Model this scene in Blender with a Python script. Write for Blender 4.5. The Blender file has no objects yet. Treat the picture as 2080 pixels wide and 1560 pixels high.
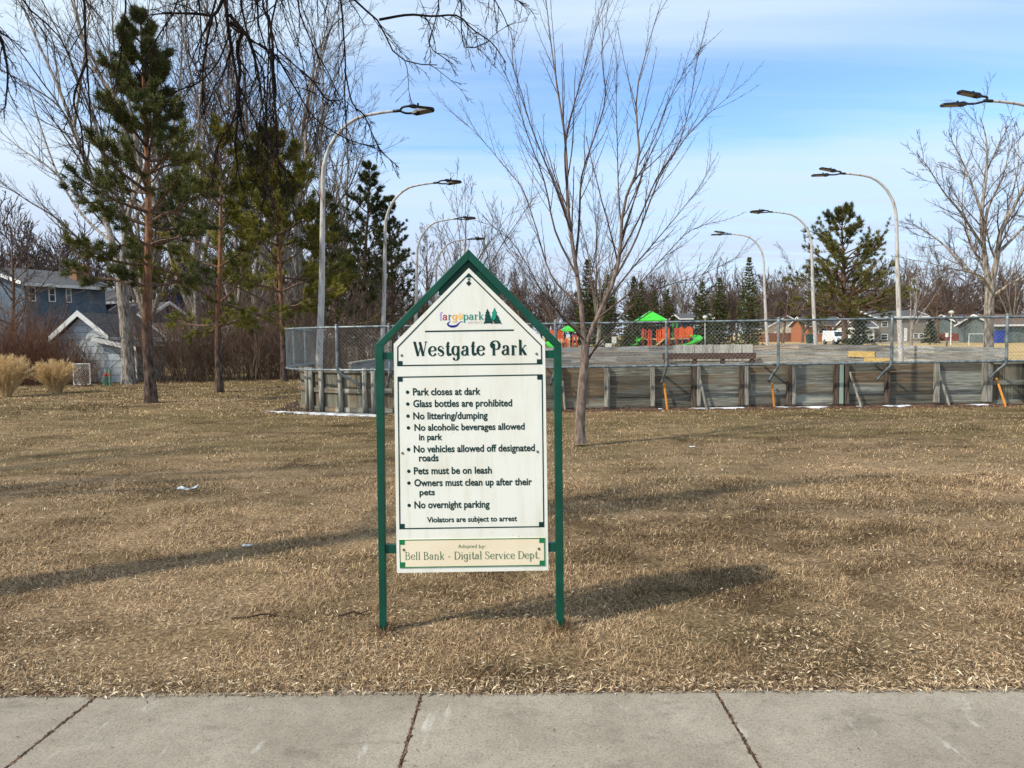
import bpy, math, random
import numpy as np
from mathutils import Vector, Matrix

SC = bpy.context.scene
COL = SC.collection
# ------------------------------------------------------------------ camera
CAMH = 1.65
FPX = 1500.0
PSI, THE, RHO = 0.016, 0.0632, 0.0148
_f = Vector((-math.sin(PSI)*math.cos(THE), math.cos(PSI)*math.cos(THE), -math.sin(THE)))
_r0 = Vector((math.cos(PSI), math.sin(PSI), 0))
_u0 = _r0.cross(_f)
_r = _r0*math.cos(RHO) - _u0*math.sin(RHO)
_u = _u0*math.cos(RHO) + _r0*math.sin(RHO)
CPOS = Vector((0, 0, CAMH))
cd = bpy.data.cameras.new('camera')
cam = bpy.data.objects.new('camera', cd); COL.objects.link(cam)
cam.matrix_world = Matrix(((_r.x, _u.x, -_f.x, 0), (_r.y, _u.y, -_f.y, 0), (_r.z, _u.z, -_f.z, CAMH), (0, 0, 0, 1)))
cd.sensor_width = 36; cd.lens = 36*FPX/2080; cd.clip_start = 0.05; cd.clip_end = 5000
SC.camera = cam
SC.render.resolution_x = 1024; SC.render.resolution_y = 768

def ray(px, py):
    return _f + _r*((px-1040)/FPX) - _u*((py-780)/FPX)
def at(px, py, Y):
    d = ray(px, py); return CPOS + d*(Y/d.y)
def gnd(px, py, z=0.0):
    d = ray(px, py); return CPOS + d*((z-CAMH)/d.z)

# ------------------------------------------------------------------ light
SUN_EL = math.radians(43)
SDX, SDY = -0.87, -0.49                      # horizontal direction towards the sun
_n = math.hypot(SDX, SDY); SDX /= _n; SDY /= _n
SV = Vector((SDX*math.cos(SUN_EL), SDY*math.cos(SUN_EL), math.sin(SUN_EL)))
ld = bpy.data.lights.new('sun', 'SUN'); ld.energy = 3.7; ld.angle = math.radians(1.8); ld.color = (1.0, 0.93, 0.82)
sun = bpy.data.objects.new('sun', ld); COL.objects.link(sun)
sun.rotation_euler = SV.to_track_quat('Z', 'Y').to_euler(); sun.location = (-20, -12, 25)
SC.view_settings.view_transform = 'Standard'; SC.view_settings.look = 'None'
SC.view_settings.exposure = 0.36; SC.view_settings.gamma = 1.0

W = bpy.data.worlds.new('World'); SC.world = W; W.use_nodes = True
nt = W.node_tree; nt.nodes.clear()
def N(t, typ, **kw):
    n = t.nodes.new(typ)
    for k, v in kw.items(): setattr(n, k, v)
    return n
def lk(t, a, b): t.links.new(a, b)
def mth(t, op, a, b=None, c=None, clamp=False):
    n = N(t, 'ShaderNodeMath', operation=op, use_clamp=clamp)
    for i, v in enumerate((a, b, c)):
        if v is None: continue
        if isinstance(v, (int, float)): n.inputs[i].default_value = v
        else: lk(t, v, n.inputs[i])
    return n.outputs[0]
def ramp(t, fac, stops, interp='LINEAR'):
    n = N(t, 'ShaderNodeValToRGB'); cr = n.color_ramp; cr.interpolation = interp
    while len(cr.elements) > 1: cr.elements.remove(cr.elements[-1])
    for i, (p, c) in enumerate(stops):
        e = cr.elements[0] if i == 0 else cr.elements.new(p)
        e.position = p; e.color = (c[0], c[1], c[2], 1) if len(c) == 3 else c
    lk(t, fac, n.inputs[0]); return n.outputs[0]
def mixc(t, fac, a, b, mode='MIX'):
    n = N(t, 'ShaderNodeMix', data_type='RGBA', blend_type=mode)
    if isinstance(fac, (int, float)): n.inputs[0].default_value = fac
    else: lk(t, fac, n.inputs[0])
    for i, v in ((6, a), (7, b)):
        if isinstance(v, tuple): n.inputs[i].default_value = (v[0], v[1], v[2], 1)
        else: lk(t, v, n.inputs[i])
    return n.outputs[2]
def noise(t, vec, scale, detail=5, rough=.55, dist=0.0):
    n = N(t, 'ShaderNodeTexNoise'); n.inputs['Scale'].default_value = scale; n.inputs['Detail'].default_value = detail
    n.inputs['Roughness'].default_value = rough; n.inputs['Distortion'].default_value = dist
    if vec is not None: lk(t, vec, n.inputs['Vector'])
    return n.outputs['Fac']
def mapping(t, vec, sc, loc=(0, 0, 0)):
    n = N(t, 'ShaderNodeMapping'); n.inputs['Scale'].default_value = sc; n.inputs['Location'].default_value = loc
    lk(t, vec, n.inputs['Vector']); return n.outputs[0]

sky = N(nt, 'ShaderNodeTexSky', sky_type='NISHITA', sun_disc=False)
sky.sun_elevation = SUN_EL; sky.sun_rotation = math.atan2(SDX, SDY)
sky.air_density = 1.0; sky.dust_density = 0.6; sky.ozone_density = 1.6
tc = N(nt, 'ShaderNodeTexCoord'); sep = N(nt, 'ShaderNodeSeparateXYZ'); lk(nt, tc.outputs['Generated'], sep.inputs[0])
zz = mth(nt, 'MAXIMUM', sep.outputs[2], 0.02)
zd = mth(nt, 'ADD', zz, 0.10)
cx = mth(nt, 'DIVIDE', sep.outputs[0], zd); cy = mth(nt, 'DIVIDE', sep.outputs[1], zd)
cmb = N(nt, 'ShaderNodeCombineXYZ'); lk(nt, cx, cmb.inputs[0]); lk(nt, cy, cmb.inputs[1])
n1 = noise(nt, mapping(nt, cmb.outputs[0], (0.30, 0.75, 1), (3.1, 1.7, 0)), 1.0, 6, .55, .5)
n2 = noise(nt, mapping(nt, cmb.outputs[0], (0.16, 0.5, 1), (7.3, 4.2, 0)), 1.0, 4, .5, .3)
# cirrus veil: thin in a band at mid height, thicker overhead and towards the horizon
zw = mth(nt, 'ADD', zz, mth(nt, 'MULTIPLY', mth(nt, 'SUBTRACT', n1, 0.5), 0.11))
veil = ramp(nt, zw, [(0.0, (.92,)*3), (0.07, (.84,)*3), (0.12, (.72,)*3), (0.165, (.66,)*3), (0.20, (.80,)*3), (0.217, (.60,)*3), (0.235, (.20,)*3), (0.28, (.16,)*3),
                     (0.32, (.38,)*3), (0.36, (.74,)*3), (0.41, (.92,)*3), (1.0, (.6,)*3)])
n3 = noise(nt, mapping(nt, cmb.outputs[0], (0.5, 2.6, 1), (1.3, 9.2, 0)), 1.0, 7, .6, .8)
n2 = mth(nt, 'ADD', mth(nt, 'MULTIPLY', n2, .4), mth(nt, 'MULTIPLY', n3, .6))
vm = mth(nt, 'ADD', veil, mth(nt, 'MULTIPLY', mth(nt, 'SUBTRACT', n2, 0.5), 1.9), clamp=False)
vm = mth(nt, 'ADD', vm, mth(nt, 'MULTIPLY', mth(nt, 'MAXIMUM', mth(nt, 'MULTIPLY', mth(nt, 'ADD', sep.outputs[0], .04), -1.0), 0.0), 0.75), clamp=True)
skyc = mixc(nt, 1.0, sky.outputs[0], (1.14, 1.36, 1.58), 'MULTIPLY')
cloudc = ramp(nt, zz, [(0.0, (4.4, 5.0, 6.0)), (0.12, (4.1, 4.8, 6.0)), (0.2, (4.7, 5.6, 6.7)), (0.28, (4.6, 5.7, 6.9)), (0.45, (5.1, 6.0, 6.8))])
skm = mixc(nt, vm, skyc, cloudc)
bg = N(nt, 'ShaderNodeBackground'); bg.inputs[1].default_value = 0.125
lk(nt, skm, bg.inputs[0])
wo = N(nt, 'ShaderNodeOutputWorld'); lk(nt, bg.outputs[0], wo.inputs[0])

# ------------------------------------------------------------------ materials
def lin(c): 
    c /= 255.0
    return c/12.92 if c <= 0.04045 else ((c+0.055)/1.055)**2.4
def s(r, g, b): return (lin(r), lin(g), lin(b))
def mat(name, cols, scale=4, detail=5, rough=.85, bump=0.0, st=(1, 1, 1), isl=0.0, metal=0.0, spec=.3, lo=.32, hi=.68, bscale=None, trans=0.0):
    m = bpy.data.materials.new(name); m.use_nodes = True; t = m.node_tree
    b = t.nodes['Principled BSDF']; b.inputs['Roughness'].default_value = rough; b.inputs['Metallic'].default_value = metal
    b.inputs['Specular IOR Level'].default_value = spec
    if trans: b.inputs['Transmission Weight'].default_value = trans
    tc = N(t, 'ShaderNodeTexCoord'); v = mapping(t, tc.outputs['Object'], st)
    nf = noise(t, v, scale, detail)
    mr = N(t, 'ShaderNodeMapRange'); mr.inputs[1].default_value = lo; mr.inputs[2].default_value = hi; lk(t, nf, mr.inputs[0])
    fac = mr.outputs[0]
    if isl:
        g = N(t, 'ShaderNodeNewGeometry')
        fac = mth(t, 'ADD', mth(t, 'MULTIPLY', fac, 1-isl), mth(t, 'MULTIPLY', g.outputs['Random Per Island'], isl))
    k = len(cols)
    c = ramp(t, fac, [((i+.5)/k if k > 1 else 0, x) for i, x in enumerate(cols)])
    lk(t, c, b.inputs['Base Color'])
    if bump:
        bn = N(t, 'ShaderNodeBump'); bn.inputs['Strength'].default_value = min(1, bump*4); bn.inputs['Distance'].default_value = bump
        lk(t, noise(t, v, bscale or scale*3, 6), bn.inputs['Height']); lk(t, bn.outputs[0], b.inputs['Normal'])
    return m

M = {}
M['sign_green'] = mat('sign_green_paint', [s(0, 66, 50), s(0, 72, 55), s(6, 80, 62)], 6, rough=.42, spec=.4, bump=.0006, bscale=40)
M['sign_white'] = mat('sign_white_board', [s(224, 222, 206), s(234, 233, 218), s(238, 238, 226)], 3, rough=.45, spec=.3, lo=.2, hi=.6)
def specks(m):
    t = m.node_tree; b = t.nodes['Principled BSDF']; old = b.inputs['Base Color'].links[0].from_socket; P = N(t, 'ShaderNodeTexCoord').outputs['Object']
    vo = N(t, 'ShaderNodeTexVoronoi'); vo.inputs['Scale'].default_value = 26; lk(t, P, vo.inputs['Vector']); gate = ramp(t, noise(t, P, 5, 3), [(.54, (0,)*3), (.62, (.55,)*3)])
    f = mth(t, 'MULTIPLY', gate, ramp(t, vo.outputs['Distance'], [(.07, (1,)*3), (.12, (0,)*3)]))
    c = mixc(t, f, old, s(140, 130, 108)); run = noise(t, mapping(t, P, (9, 9, .8)), 2.2, 6, .65)
    lk(t, mixc(t, 1.0, c, ramp(t, run, [(.3, (.90, .89, .84)), (.5, (1, 1, 1))]), 'MULTIPLY'), b.inputs['Base Color'])
specks(M['sign_white'])
M['sign_cream'] = mat('plaque_cream', [s(238, 222, 190), s(243, 229, 199)], 3, rough=.4, spec=.3)
M['ink'] = mat('dark_green_ink', [s(4, 46, 42), s(8, 56, 50)], 20, rough=.5)
M['ink2'] = mat('bright_green_ink', [s(24, 112, 66), s(30, 124, 74)], 20, rough=.5)
M['ink3'] = mat('olive_green_ink', [s(58, 104, 68), s(70, 116, 80)], 20, rough=.5)
for nm, c in (('lavender', (190, 166, 214)), ('red', (165, 38, 44)), ('teal', (40, 140, 124)), ('orange', (246, 180, 92)), ('yellow', (250, 205, 110)),
              ('navy', (14, 32, 130)), ('pink_grey', (206, 176, 170)), ('tree_dark', (8, 74, 64)), ('tree_light', (16, 158, 128)), ('outline', (6, 40, 36))):
    M['logo_'+nm] = mat('logo_'+nm, [s(*c)], 5, rough=.5)
M['bolt'] = mat('zinc_bolt', [s(110, 104, 92), s(150, 144, 130)], 60, rough=.45, metal=.7)
M['conc'] = None
M['wood_h'] = mat('weathered_planks', [s(76, 71, 62), s(116, 114, 102), s(98, 96, 87), s(130, 109, 84), s(138, 137, 124), s(164, 164, 152), s(114, 113, 101), s(190, 189, 177)], 2.2, 8, rough=.9, bump=.004, st=(.8, .8, 9), isl=.72, lo=.25, hi=.75)
M['wood_v'] = mat('weathered_vertical_planks', [s(92, 88, 74), s(120, 117, 102), s(104, 102, 89), s(120, 102, 80), s(140, 136, 118), s(112, 108, 92)], 2.2, 8, rough=.9, bump=.004, st=(12, 12, .9), isl=.5, lo=.25, hi=.75)
M['wood_white'] = mat('bleached_vertical_planks', [s(120, 116, 106), s(168, 166, 156), s(190, 188, 180), s(150, 146, 134)], 3, 8, rough=.9, bump=.003, st=(14, 14, 1.2), isl=.4)
M['wood_far'] = mat('old_grey_boards', [s(104, 102, 98), s(150, 151, 148), s(130, 132, 129), s(138, 118, 100), s(176, 178, 174), s(142, 144, 141)], 1.6, 8, rough=.9, bump=.003, st=(.7, .7, 8), isl=.8, lo=.25, hi=.75)
def grain(m, st, lo=.45):
    t = m.node_tree; b = t.nodes['Principled BSDF']; old = b.inputs['Base Color'].links[0].from_socket; P = N(t, 'ShaderNodeTexCoord').outputs['Object']
    g1 = noise(t, mapping(t, P, st), 1.0, 8, .7, .6); g2 = noise(t, mapping(t, P, tuple(v*.22 for v in st)), 1.0, 6, .6, 1.2)
    c = mixc(t, 1.0, old, ramp(t, g1, [(.32, (lo,)*3), (.48, (.92,)*3), (.62, (1.15,)*3)]), 'MULTIPLY')
    lk(t, mixc(t, 1.0, c, ramp(t, g2, [(.34, (.5, .48, .46)), (.48, (1, 1, 1)), (.66, (1.12, 1.12, 1.1))]), 'MULTIPLY'), b.inputs['Base Color'])
grain(M['wood_h'], (2.2, 2.2, 60)); grain(M['wood_far'], (2, 2, 36), .5); grain(M['wood_v'], (60, 60, 2.4)); grain(M['wood_white'], (40, 40, 2.5), .5)
M['wood_yellow'] = mat('fresh_repair_planks', [s(176, 146, 82), s(196, 168, 104)], 2, 6, rough=.85, st=(1, 1, 10))
M['wood_dark'] = mat('dark_brown_plank', [s(62, 44, 38), s(86, 62, 52)], 2, 6, rough=.85, st=(1, 1, 10))
M['post_a'] = mat('grey_wood_post', [s(108, 104, 94), s(146, 142, 130), s(168, 165, 154)], 5, 6, rough=.9, bump=.003, st=(6, 6, .6))
M['post_b'] = mat('dark_wood_post', [s(56, 46, 40), s(92, 78, 66), s(110, 98, 86)], 5, 6, rough=.9, bump=.003, st=(6, 6, .6))
M['post_c'] = mat('mint_painted_post', [s(140, 160, 146), s(156, 176, 160)], 5, 6, rough=.8, st=(6, 6, .6))
M['galv'] = mat('galvanised_steel', [s(88, 98, 102), s(118, 128, 130), s(140, 148, 150)], 9, 4, rough=.5, metal=.35, spec=.5)
M['wire'] = mat('chain_link_wire', [s(112, 118, 118), s(140, 144, 142)], 9, 3, rough=.5, metal=.3, spec=.5)
M['orange_pipe'] = mat('orange_pipe', [s(196, 126, 44), s(214, 146, 60)], 6, rough=.5)
M['white_pole'] = mat('peeling_pole_paint', [s(136, 104, 86), s(168, 160, 152), s(186, 184, 178), s(196, 194, 190), s(158, 150, 144)], 3.5, 8, rough=.6, st=(3, 3, .6), lo=.28, hi=.7, spec=.3)
M['black'] = mat('black_fixture', [s(22, 22, 24), s(34, 34, 36)], 8, rough=.5, spec=.4)
M['lens'] = mat('fixture_lens', [s(120, 120, 118)], 8, rough=.3)
M['snow'] = mat('old_snow', [s(128, 126, 122), s(186, 188, 190), s(216, 220, 224)], 5, 7, rough=.6, bump=.01)
M['wet'] = mat('wet_soil', [s(48, 40, 34), s(70, 58, 48), s(84, 70, 58)], 5, 6, rough=.35, bump=.01, spec=.5)
M['dirt'] = mat('leafy_soil', [s(58, 44, 36), s(86, 64, 50), s(106, 80, 60)], 9, 8, rough=.9, bump=.02)
M['asphalt'] = mat('asphalt', [s(112, 110, 106), s(134, 131, 126)], 3, rough=.9)
M['sand'] = mat('sand', [s(182, 158, 118), s(206, 182, 140)], 1.2, 7, rough=.95)
# bark
M['bark_grey'] = mat('grey_bark', [s(84, 76, 68), s(122, 113, 103), s(150, 141, 130), s(172, 164, 152)], 5, 8, rough=.95, bump=.012, st=(3, 3, .7), spec=.15)
M['bark_brown'] = mat('brown_bark', [s(74, 58, 48), s(102, 82, 68), s(128, 106, 90)], 6, 8, rough=.95, bump=.008, st=(4, 4, .8), spec=.15)
M['bark_young'] = mat('young_smooth_bark', [s(92, 79, 69), s(118, 103, 92), s(142, 125, 113)], 5, 8, rough=.85, bump=.003, st=(4, 4, 1.2), spec=.2)
M['twig_young'] = mat('young_twigs', [s(64, 53, 48), s(82, 69, 61), s(102, 87, 77)], 3, 4, rough=.85, spec=.2)
M['twig_grey'] = mat('grey_twigs', [s(74, 64, 58), s(98, 88, 80), s(122, 111, 102)], 1.5, 5, rough=.95, spec=.1)
M['twig_far'] = mat('far_twigs', [s(74, 63, 58), s(94, 82, 75), s(112, 99, 92)], .5, 5, rough=.95, spec=.05)
M['twig_shrub'] = mat('shrub_twigs', [s(94, 76, 64), s(120, 100, 85), s(146, 125, 108)], 1.2, 5, rough=.95, spec=.05, isl=.5)
M['twig_red'] = mat('russet_twigs', [s(90, 62, 52), s(114, 82, 66), s(134, 102, 82)], 1.2, 5, rough=.95, spec=.05, isl=.5)
M['elm'] = mat('dark_elm_bark', [s(30, 25, 23), s(42, 35, 31), s(54, 45, 40)], 6, 6, rough=.95, bump=.004, spec=.1)
def pine_bark():
    m = mat('pine_bark', [s(56, 46, 41), s(86, 72, 63), s(110, 95, 84)], 7, 8, rough=.95, bump=.02, st=(2.5, 2.5, .7), spec=.1)
    t = m.node_tree; b = t.nodes['Principled BSDF']; old = b.inputs['Base Color'].links[0].from_socket
    tc = N(t, 'ShaderNodeTexCoord'); sp_ = N(t, 'ShaderNodeSeparateXYZ'); lk(t, tc.outputs['Object'], sp_.inputs[0])
    up = ramp(t, noise(t, mapping(t, tc.outputs['Object'], (3, 3, .8)), 5, 7), [(.3, s(92, 66, 48)), (.5, s(140, 98, 70)), (.7, s(170, 126, 94))])
    nz = mth(t, 'MULTIPLY', noise(t, tc.outputs['Object'], 2.2, 4), 1.6)
    mr = N(t, 'ShaderNodeMapRange'); mr.inputs[1].default_value = 2.2; mr.inputs[2].default_value = 5.0; lk(t, mth(t, 'ADD', sp_.outputs[2], nz), mr.inputs[0])
    lk(t, mixc(t, mr.outputs[0], old, up), b.inputs['Base Color']); return m
M['pine_bark'] = pine_bark()
M['needle'] = mat('pine_needles', [s(46, 54, 26), s(74, 80, 38), s(100, 102, 50), s(130, 126, 68)], .9, 4, rough=.6, isl=.45, spec=.25)
M['needle_y'] = mat('yellowish_pine_needles', [s(52, 60, 22), s(94, 96, 34), s(128, 122, 46), s(156, 142, 64)], .8, 4, rough=.6, isl=.45, spec=.25)
M['needle_d'] = mat('dark_conifer_needles', [s(44, 52, 28), s(64, 70, 36), s(84, 88, 46), s(106, 106, 60)], .5, 4, rough=.7, isl=.4, spec=.2)
M['needle_p'] = mat('olive_pine_needles', [s(48, 54, 26), s(76, 80, 36), s(104, 102, 48), s(134, 126, 66)], .8, 4, rough=.6, isl=.45, spec=.25)
M['needle_s'] = mat('spruce_needles', [s(40, 52, 28), s(64, 74, 36), s(88, 94, 48), s(104, 106, 58)], .5, 4, rough=.7, isl=.4, spec=.2)
M['straw'] = mat('ornamental_straw', [s(170, 136, 88), s(206, 174, 120), s(226, 198, 148), s(236, 216, 174)], 2, 3, rough=.8, isl=.8, spec=.2)
# buildings
def siding(name, cols, pitch=.15, bump=.012):
    m = mat(name, cols, 1.5, 5, rough=.7, spec=.25)
    t = m.node_tree; b = t.nodes['Principled BSDF']
    tc = N(t, 'ShaderNodeTexCoord'); sp_ = N(t, 'ShaderNodeSeparateXYZ'); lk(t, tc.outputs['Object'], sp_.inputs[0])
    fr = mth(t, 'FRACT', mth(t, 'DIVIDE', sp_.outputs[2], pitch))
    bn = N(t, 'ShaderNodeBump'); bn.inputs['Strength'].default_value = 1; bn.inputs['Distance'].default_value = bump
    lk(t, fr, bn.inputs['Height']); lk(t, bn.outputs[0], b.inputs['Normal'])
    old = b.inputs['Base Color'].links[0].from_socket
    edge = ramp(t, fr, [(0, (.45,)*3), (.09, (.6,)*3), (.14, (1,)*3)])
    lk(t, mixc(t, 1.0, old, edge, 'MULTIPLY'), b.inputs['Base Color'])
    return m
M['siding_blue'] = siding('slate_blue_siding', [s(84, 102, 118), s(96, 114, 130)])
M['siding_pale'] = siding('pale_blue_siding', [s(160, 178, 184), s(176, 192, 196)])
M['siding_navy'] = siding('navy_siding', [s(44, 62, 104), s(52, 72, 118)])
M['shed_blue'] = siding('pale_blue_shed_boards', [s(184, 194, 199), s(196, 205, 208)], .3, .006)
M['siding_grey'] = siding('taupe_siding', [s(128, 122, 112), s(140, 134, 124)])
M['siding_dark'] = siding('dark_navy_siding', [s(36, 42, 54), s(44, 52, 64)])
M['siding_green'] = siding('grey_green_siding', [s(96, 108, 106), s(108, 120, 118)])
M['stucco'] = mat('cream_stucco', [s(200, 192, 172), s(214, 206, 188)], 2, rough=.9)
M['white'] = mat('white_paint', [s(216, 216, 212), s(226, 226, 222)], 4, rough=.6)
M['brick'] = mat('brown_brick', [s(104, 66, 52), s(128, 84, 64), s(142, 98, 76)], 8, 6, rough=.9, st=(1, 1, 3))
M['brick_o'] = mat('orange_brick', [s(146, 88, 58), s(168, 104, 70), s(178, 116, 82)], 8, 6, rough=.9, st=(1, 1, 3))
M['brick_r'] = mat('red_brick', [s(104, 50, 42), s(122, 62, 52)], 8, 6, rough=.9, st=(1, 1, 3))
M['chimney'] = mat('chimney_brick', [s(112, 84, 66), s(150, 114, 88), s(136, 96, 72), s(92, 68, 56)], 9, 3, rough=.9, st=(1, 1, 2.5))
M['roof'] = mat('asphalt_shingles', [s(62, 62, 64), s(82, 82, 84), s(96, 96, 97)], 6, 7, rough=.95, bump=.01, st=(1, 1, 3))
M['roof_b'] = mat('brown_shingles', [s(92, 78, 68), s(112, 96, 84)], 6, 7, rough=.95, st=(1, 1, 3))
M['pane'] = mat('window_glass', [s(22, 28, 34), s(40, 48, 56)], 1.5, 3, rough=.08, spec=.6)
M['door'] = mat('garage_door', [s(206, 206, 200)], 3, rough=.6)
M['util_green'] = mat('pedestal_green', [s(96, 128, 104), s(116, 148, 122)], 6, rough=.6)
M['util_red'] = mat('pedestal_red', [s(164, 62, 48), s(184, 80, 60)], 10, rough=.6)
M['play_orange'] = mat('play_orange', [s(226, 86, 30), s(236, 104, 40)], 2, rough=.4, spec=.4)
M['play_red'] = mat('play_red', [s(190, 64, 44), s(206, 78, 54)], 2, rough=.4)
M['play_green'] = mat('play_green', [s(58, 190, 48), s(70, 206, 58)], 2, rough=.4, spec=.4)
M['play_tan'] = mat('play_tan_deck', [s(200, 176, 130), s(214, 190, 146)], 2, rough=.6)
M['car_white'] = mat('white_car_paint', [s(226, 228, 230)], 2, rough=.25, spec=.5)
M['car_dark'] = mat('dark_car_paint', [s(36, 38, 44)], 2, rough=.25, spec=.5)
M['rubber'] = mat('tyre_rubber', [s(24, 24, 24)], 4, rough=.8)
M['bin_blue'] = mat('blue_bin', [s(40, 62, 150), s(48, 72, 164)], 4, rough=.5)
M['bin_green'] = mat('dark_green_bin', [s(28, 62, 58), s(36, 72, 66)], 4, rough=.5)
M['plastic'] = mat('white_plastic', [s(206, 216, 220), s(226, 232, 236)], 8, rough=.3, spec=.5)
M['grass'] = mat('dry_grass_blades', [s(70, 56, 43), s(116, 95, 73), s(158, 132, 102), s(192, 164, 128), s(222, 197, 160)], .7, 6, rough=.85, isl=.72, spec=.12, lo=.3, hi=.7)
M['leaf'] = mat('dead_leaves', [s(76, 60, 47), s(130, 107, 82), s(178, 154, 121), s(148, 124, 96), s(204, 183, 149), s(110, 90, 70), s(228, 212, 182), s(188, 165, 131)], .8, 4, rough=.75, isl=.9, spec=.15)
M['leaf_b'] = mat('brown_dead_leaves', [s(58, 44, 35), s(92, 70, 54), s(120, 95, 74)], .8, 4, rough=.8, isl=.9, spec=.15)
M['stick'] = mat('fallen_stick', [s(44, 34, 26), s(66, 52, 40)], 10, rough=.9)

# ------------------------------------------------------------------ mesh builder
class MB:
    def __init__(self): self.v = []; self.f = []; self.n = 0
    def add(self, V, faces):
        V = np.asarray(V, dtype=np.float64).reshape(-1, 3)
        for F in faces:
            F = np.asarray(F, dtype=np.int64)
            if F.ndim == 1: F = F[None, :]
            if F.size: self.f.append(F + self.n)
        self.v.append(V); self.n += len(V)
    def box(self, c, size, rot=None):
        a, b, d = [x/2 for x in size]
        V = np.array([(-a, -b, -d), (a, -b, -d), (a, b, -d), (-a, b, -d), (-a, -b, d), (a, -b, d), (a, b, d), (-a, b, d)])
        if rot is not None:
            R = np.array(Matrix.Rotation(rot, 3, 'Z')) if isinstance(rot, (int, float)) else np.array(rot)
            V = V @ R.T
        V = V + np.array(c)
        self.add(V, [np.array([(0, 3, 2, 1), (4, 5, 6, 7), (0, 1, 5, 4), (1, 2, 6, 5), (2, 3, 7, 6), (3, 0, 4, 7)])])
    def beam(self, p, q, w, h, up=(0, 0, 1)):
        p = Vector(p); q = Vector(q); d = q-p; L = d.length; d.normalize()
        u = Vector(up); sx = d.cross(u)
        if sx.length < 1e-4: sx = d.cross(Vector((0, 1, 0)))
        sx.normalize(); uz = sx.cross(d)
        R = np.array((d, sx, uz)).T
        self.box((p+q)/2, (L, w, h), R)
    def prism(self, front, dv):
        front = [Vector(p) for p in front]; dv = Vector(dv); n = len(front)
        V = [tuple(p) for p in front] + [tuple(p+dv) for p in front]
        fs = [np.arange(n)[::-1], np.arange(n)+n]
        q = [(i, (i+1) % n, n+(i+1) % n, n+i) for i in range(n)]
        self.add(V, fs + [np.array(q)])
    def face(self, pts): self.add([tuple(p) for p in pts], [np.arange(len(pts))])
    def tubes(self, P, R, sides=4, cap=False):
        P = np.asarray(P, float); R = np.asarray(R, float)
        B, n, _ = P.shape
        T = np.gradient(P, axis=1); T /= (np.linalg.norm(T, axis=2, keepdims=True)+1e-12)
        mean = P[:, -1]-P[:, 0]; mean /= (np.linalg.norm(mean, axis=1, keepdims=True)+1e-12)
        ref = np.where(np.abs(mean[:, 2:3]) > .8, np.array([[1., 0.13, 0]]), np.array([[0.05, .1, 1.]]))
        U = np.cross(T, ref[:, None, :]); U /= (np.linalg.norm(U, axis=2, keepdims=True)+1e-12)
        Vv = np.cross(T, U)
        a = np.arange(sides)*2*math.pi/sides
        ring = U[:, :, None, :]*np.cos(a)[None, None, :, None] + Vv[:, :, None, :]*np.sin(a)[None, None, :, None]
        X = P[:, :, None, :] + ring*R[:, :, None, None]
        idx = np.arange(B*n*sides).reshape(B, n, sides)
        q = np.stack([idx[:, :-1, :], np.roll(idx, -1, 2)[:, :-1, :], np.roll(idx, -1, 2)[:, 1:, :], idx[:, 1:, :]], -1).reshape(-1, 4)
        fs = [q]
        if cap: fs += [idx[:, 0, ::-1].reshape(B, sides), idx[:, -1, :].reshape(B, sides)]
        self.add(X.reshape(-1, 3), fs)
    def tube(self, pts, r, sides=8, cap=True):
        P = np.array([tuple(p) for p in pts])[None]
        R = np.full((1, P.shape[1]), r) if np.isscalar(r) else np.array(r)[None]
        self.tubes(P, R, sides, cap)
    def ball(self, c, r, seg=8, rings=6, sz=(1, 1, 1)):
        V = []; 
        for i in range(rings+1):
            t = math.pi*i/rings
            for j in range(seg):
                a = 2*math.pi*j/seg
                V.append((c[0]+r*sz[0]*math.sin(t)*math.cos(a), c[1]+r*sz[1]*math.sin(t)*math.sin(a), c[2]+r*sz[2]*math.cos(t)))
        q = [(i*seg+j, i*seg+(j+1) % seg, (i+1)*seg+(j+1) % seg, (i+1)*seg+j) for i in range(rings) for j in range(seg)]
        self.add(V, [np.array(q)[:, ::-1]])
    def mesh(self, name, m, smooth=False, off=(0, 0, 0)):
        V = np.concatenate(self.v) - np.array(off)
        me = bpy.data.meshes.new(name)
        me.vertices.add(len(V)); me.vertices.foreach_set('co', V.astype(np.float32).ravel())
        li = np.concatenate([F.ravel() for F in self.f]); tot = np.concatenate([np.full(len(F), F.shape[1]) for F in self.f])
        me.loops.add(len(li)); me.loops.foreach_set('vertex_index', li.astype(np.int32))
        me.polygons.add(len(tot)); st = np.concatenate([[0], np.cumsum(tot)[:-1]])
        me.polygons.foreach_set('loop_start', st.astype(np.int32)); me.polygons.foreach_set('loop_total', tot.astype(np.int32))
        me.polygons.foreach_set('use_smooth', np.full(len(tot), smooth, bool))
        me.materials.append(m); me.update(calc_edges=True); me.validate()
        return me
    def build(self, name, m, parent=None, smooth=False):
        off = OFF.get(parent.name, (0, 0, 0)) if parent else (0, 0, 0)
        o = bpy.data.objects.new(name, self.mesh(name, m, smooth, off)); COL.objects.link(o)
        if parent: o.parent = parent; OFF[o.name] = off
        return o
OFF = {}
def tag(o, label=None, cat=None, group=None, kind=None):
    if label: o['label'] = label
    if cat: o['category'] = cat
    if group: o['group'] = group
    if kind: o['kind'] = kind
    return o
def thing(name, label, cat, loc, group=None, rz=0.0):
    o = bpy.data.objects.new(name, None); COL.objects.link(o); o.location = loc; o.empty_display_size = .2
    o.rotation_euler = (0, 0, rz); OFF[o.name] = tuple(loc) if rz == 0 else (0, 0, 0)
    return tag(o, label, cat, group)
def local_thing(name, label, cat, loc, group=None, rz=0.0):
    o = thing(name, label, cat, loc, group, rz); OFF[o.name] = (0, 0, 0); return o
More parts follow.
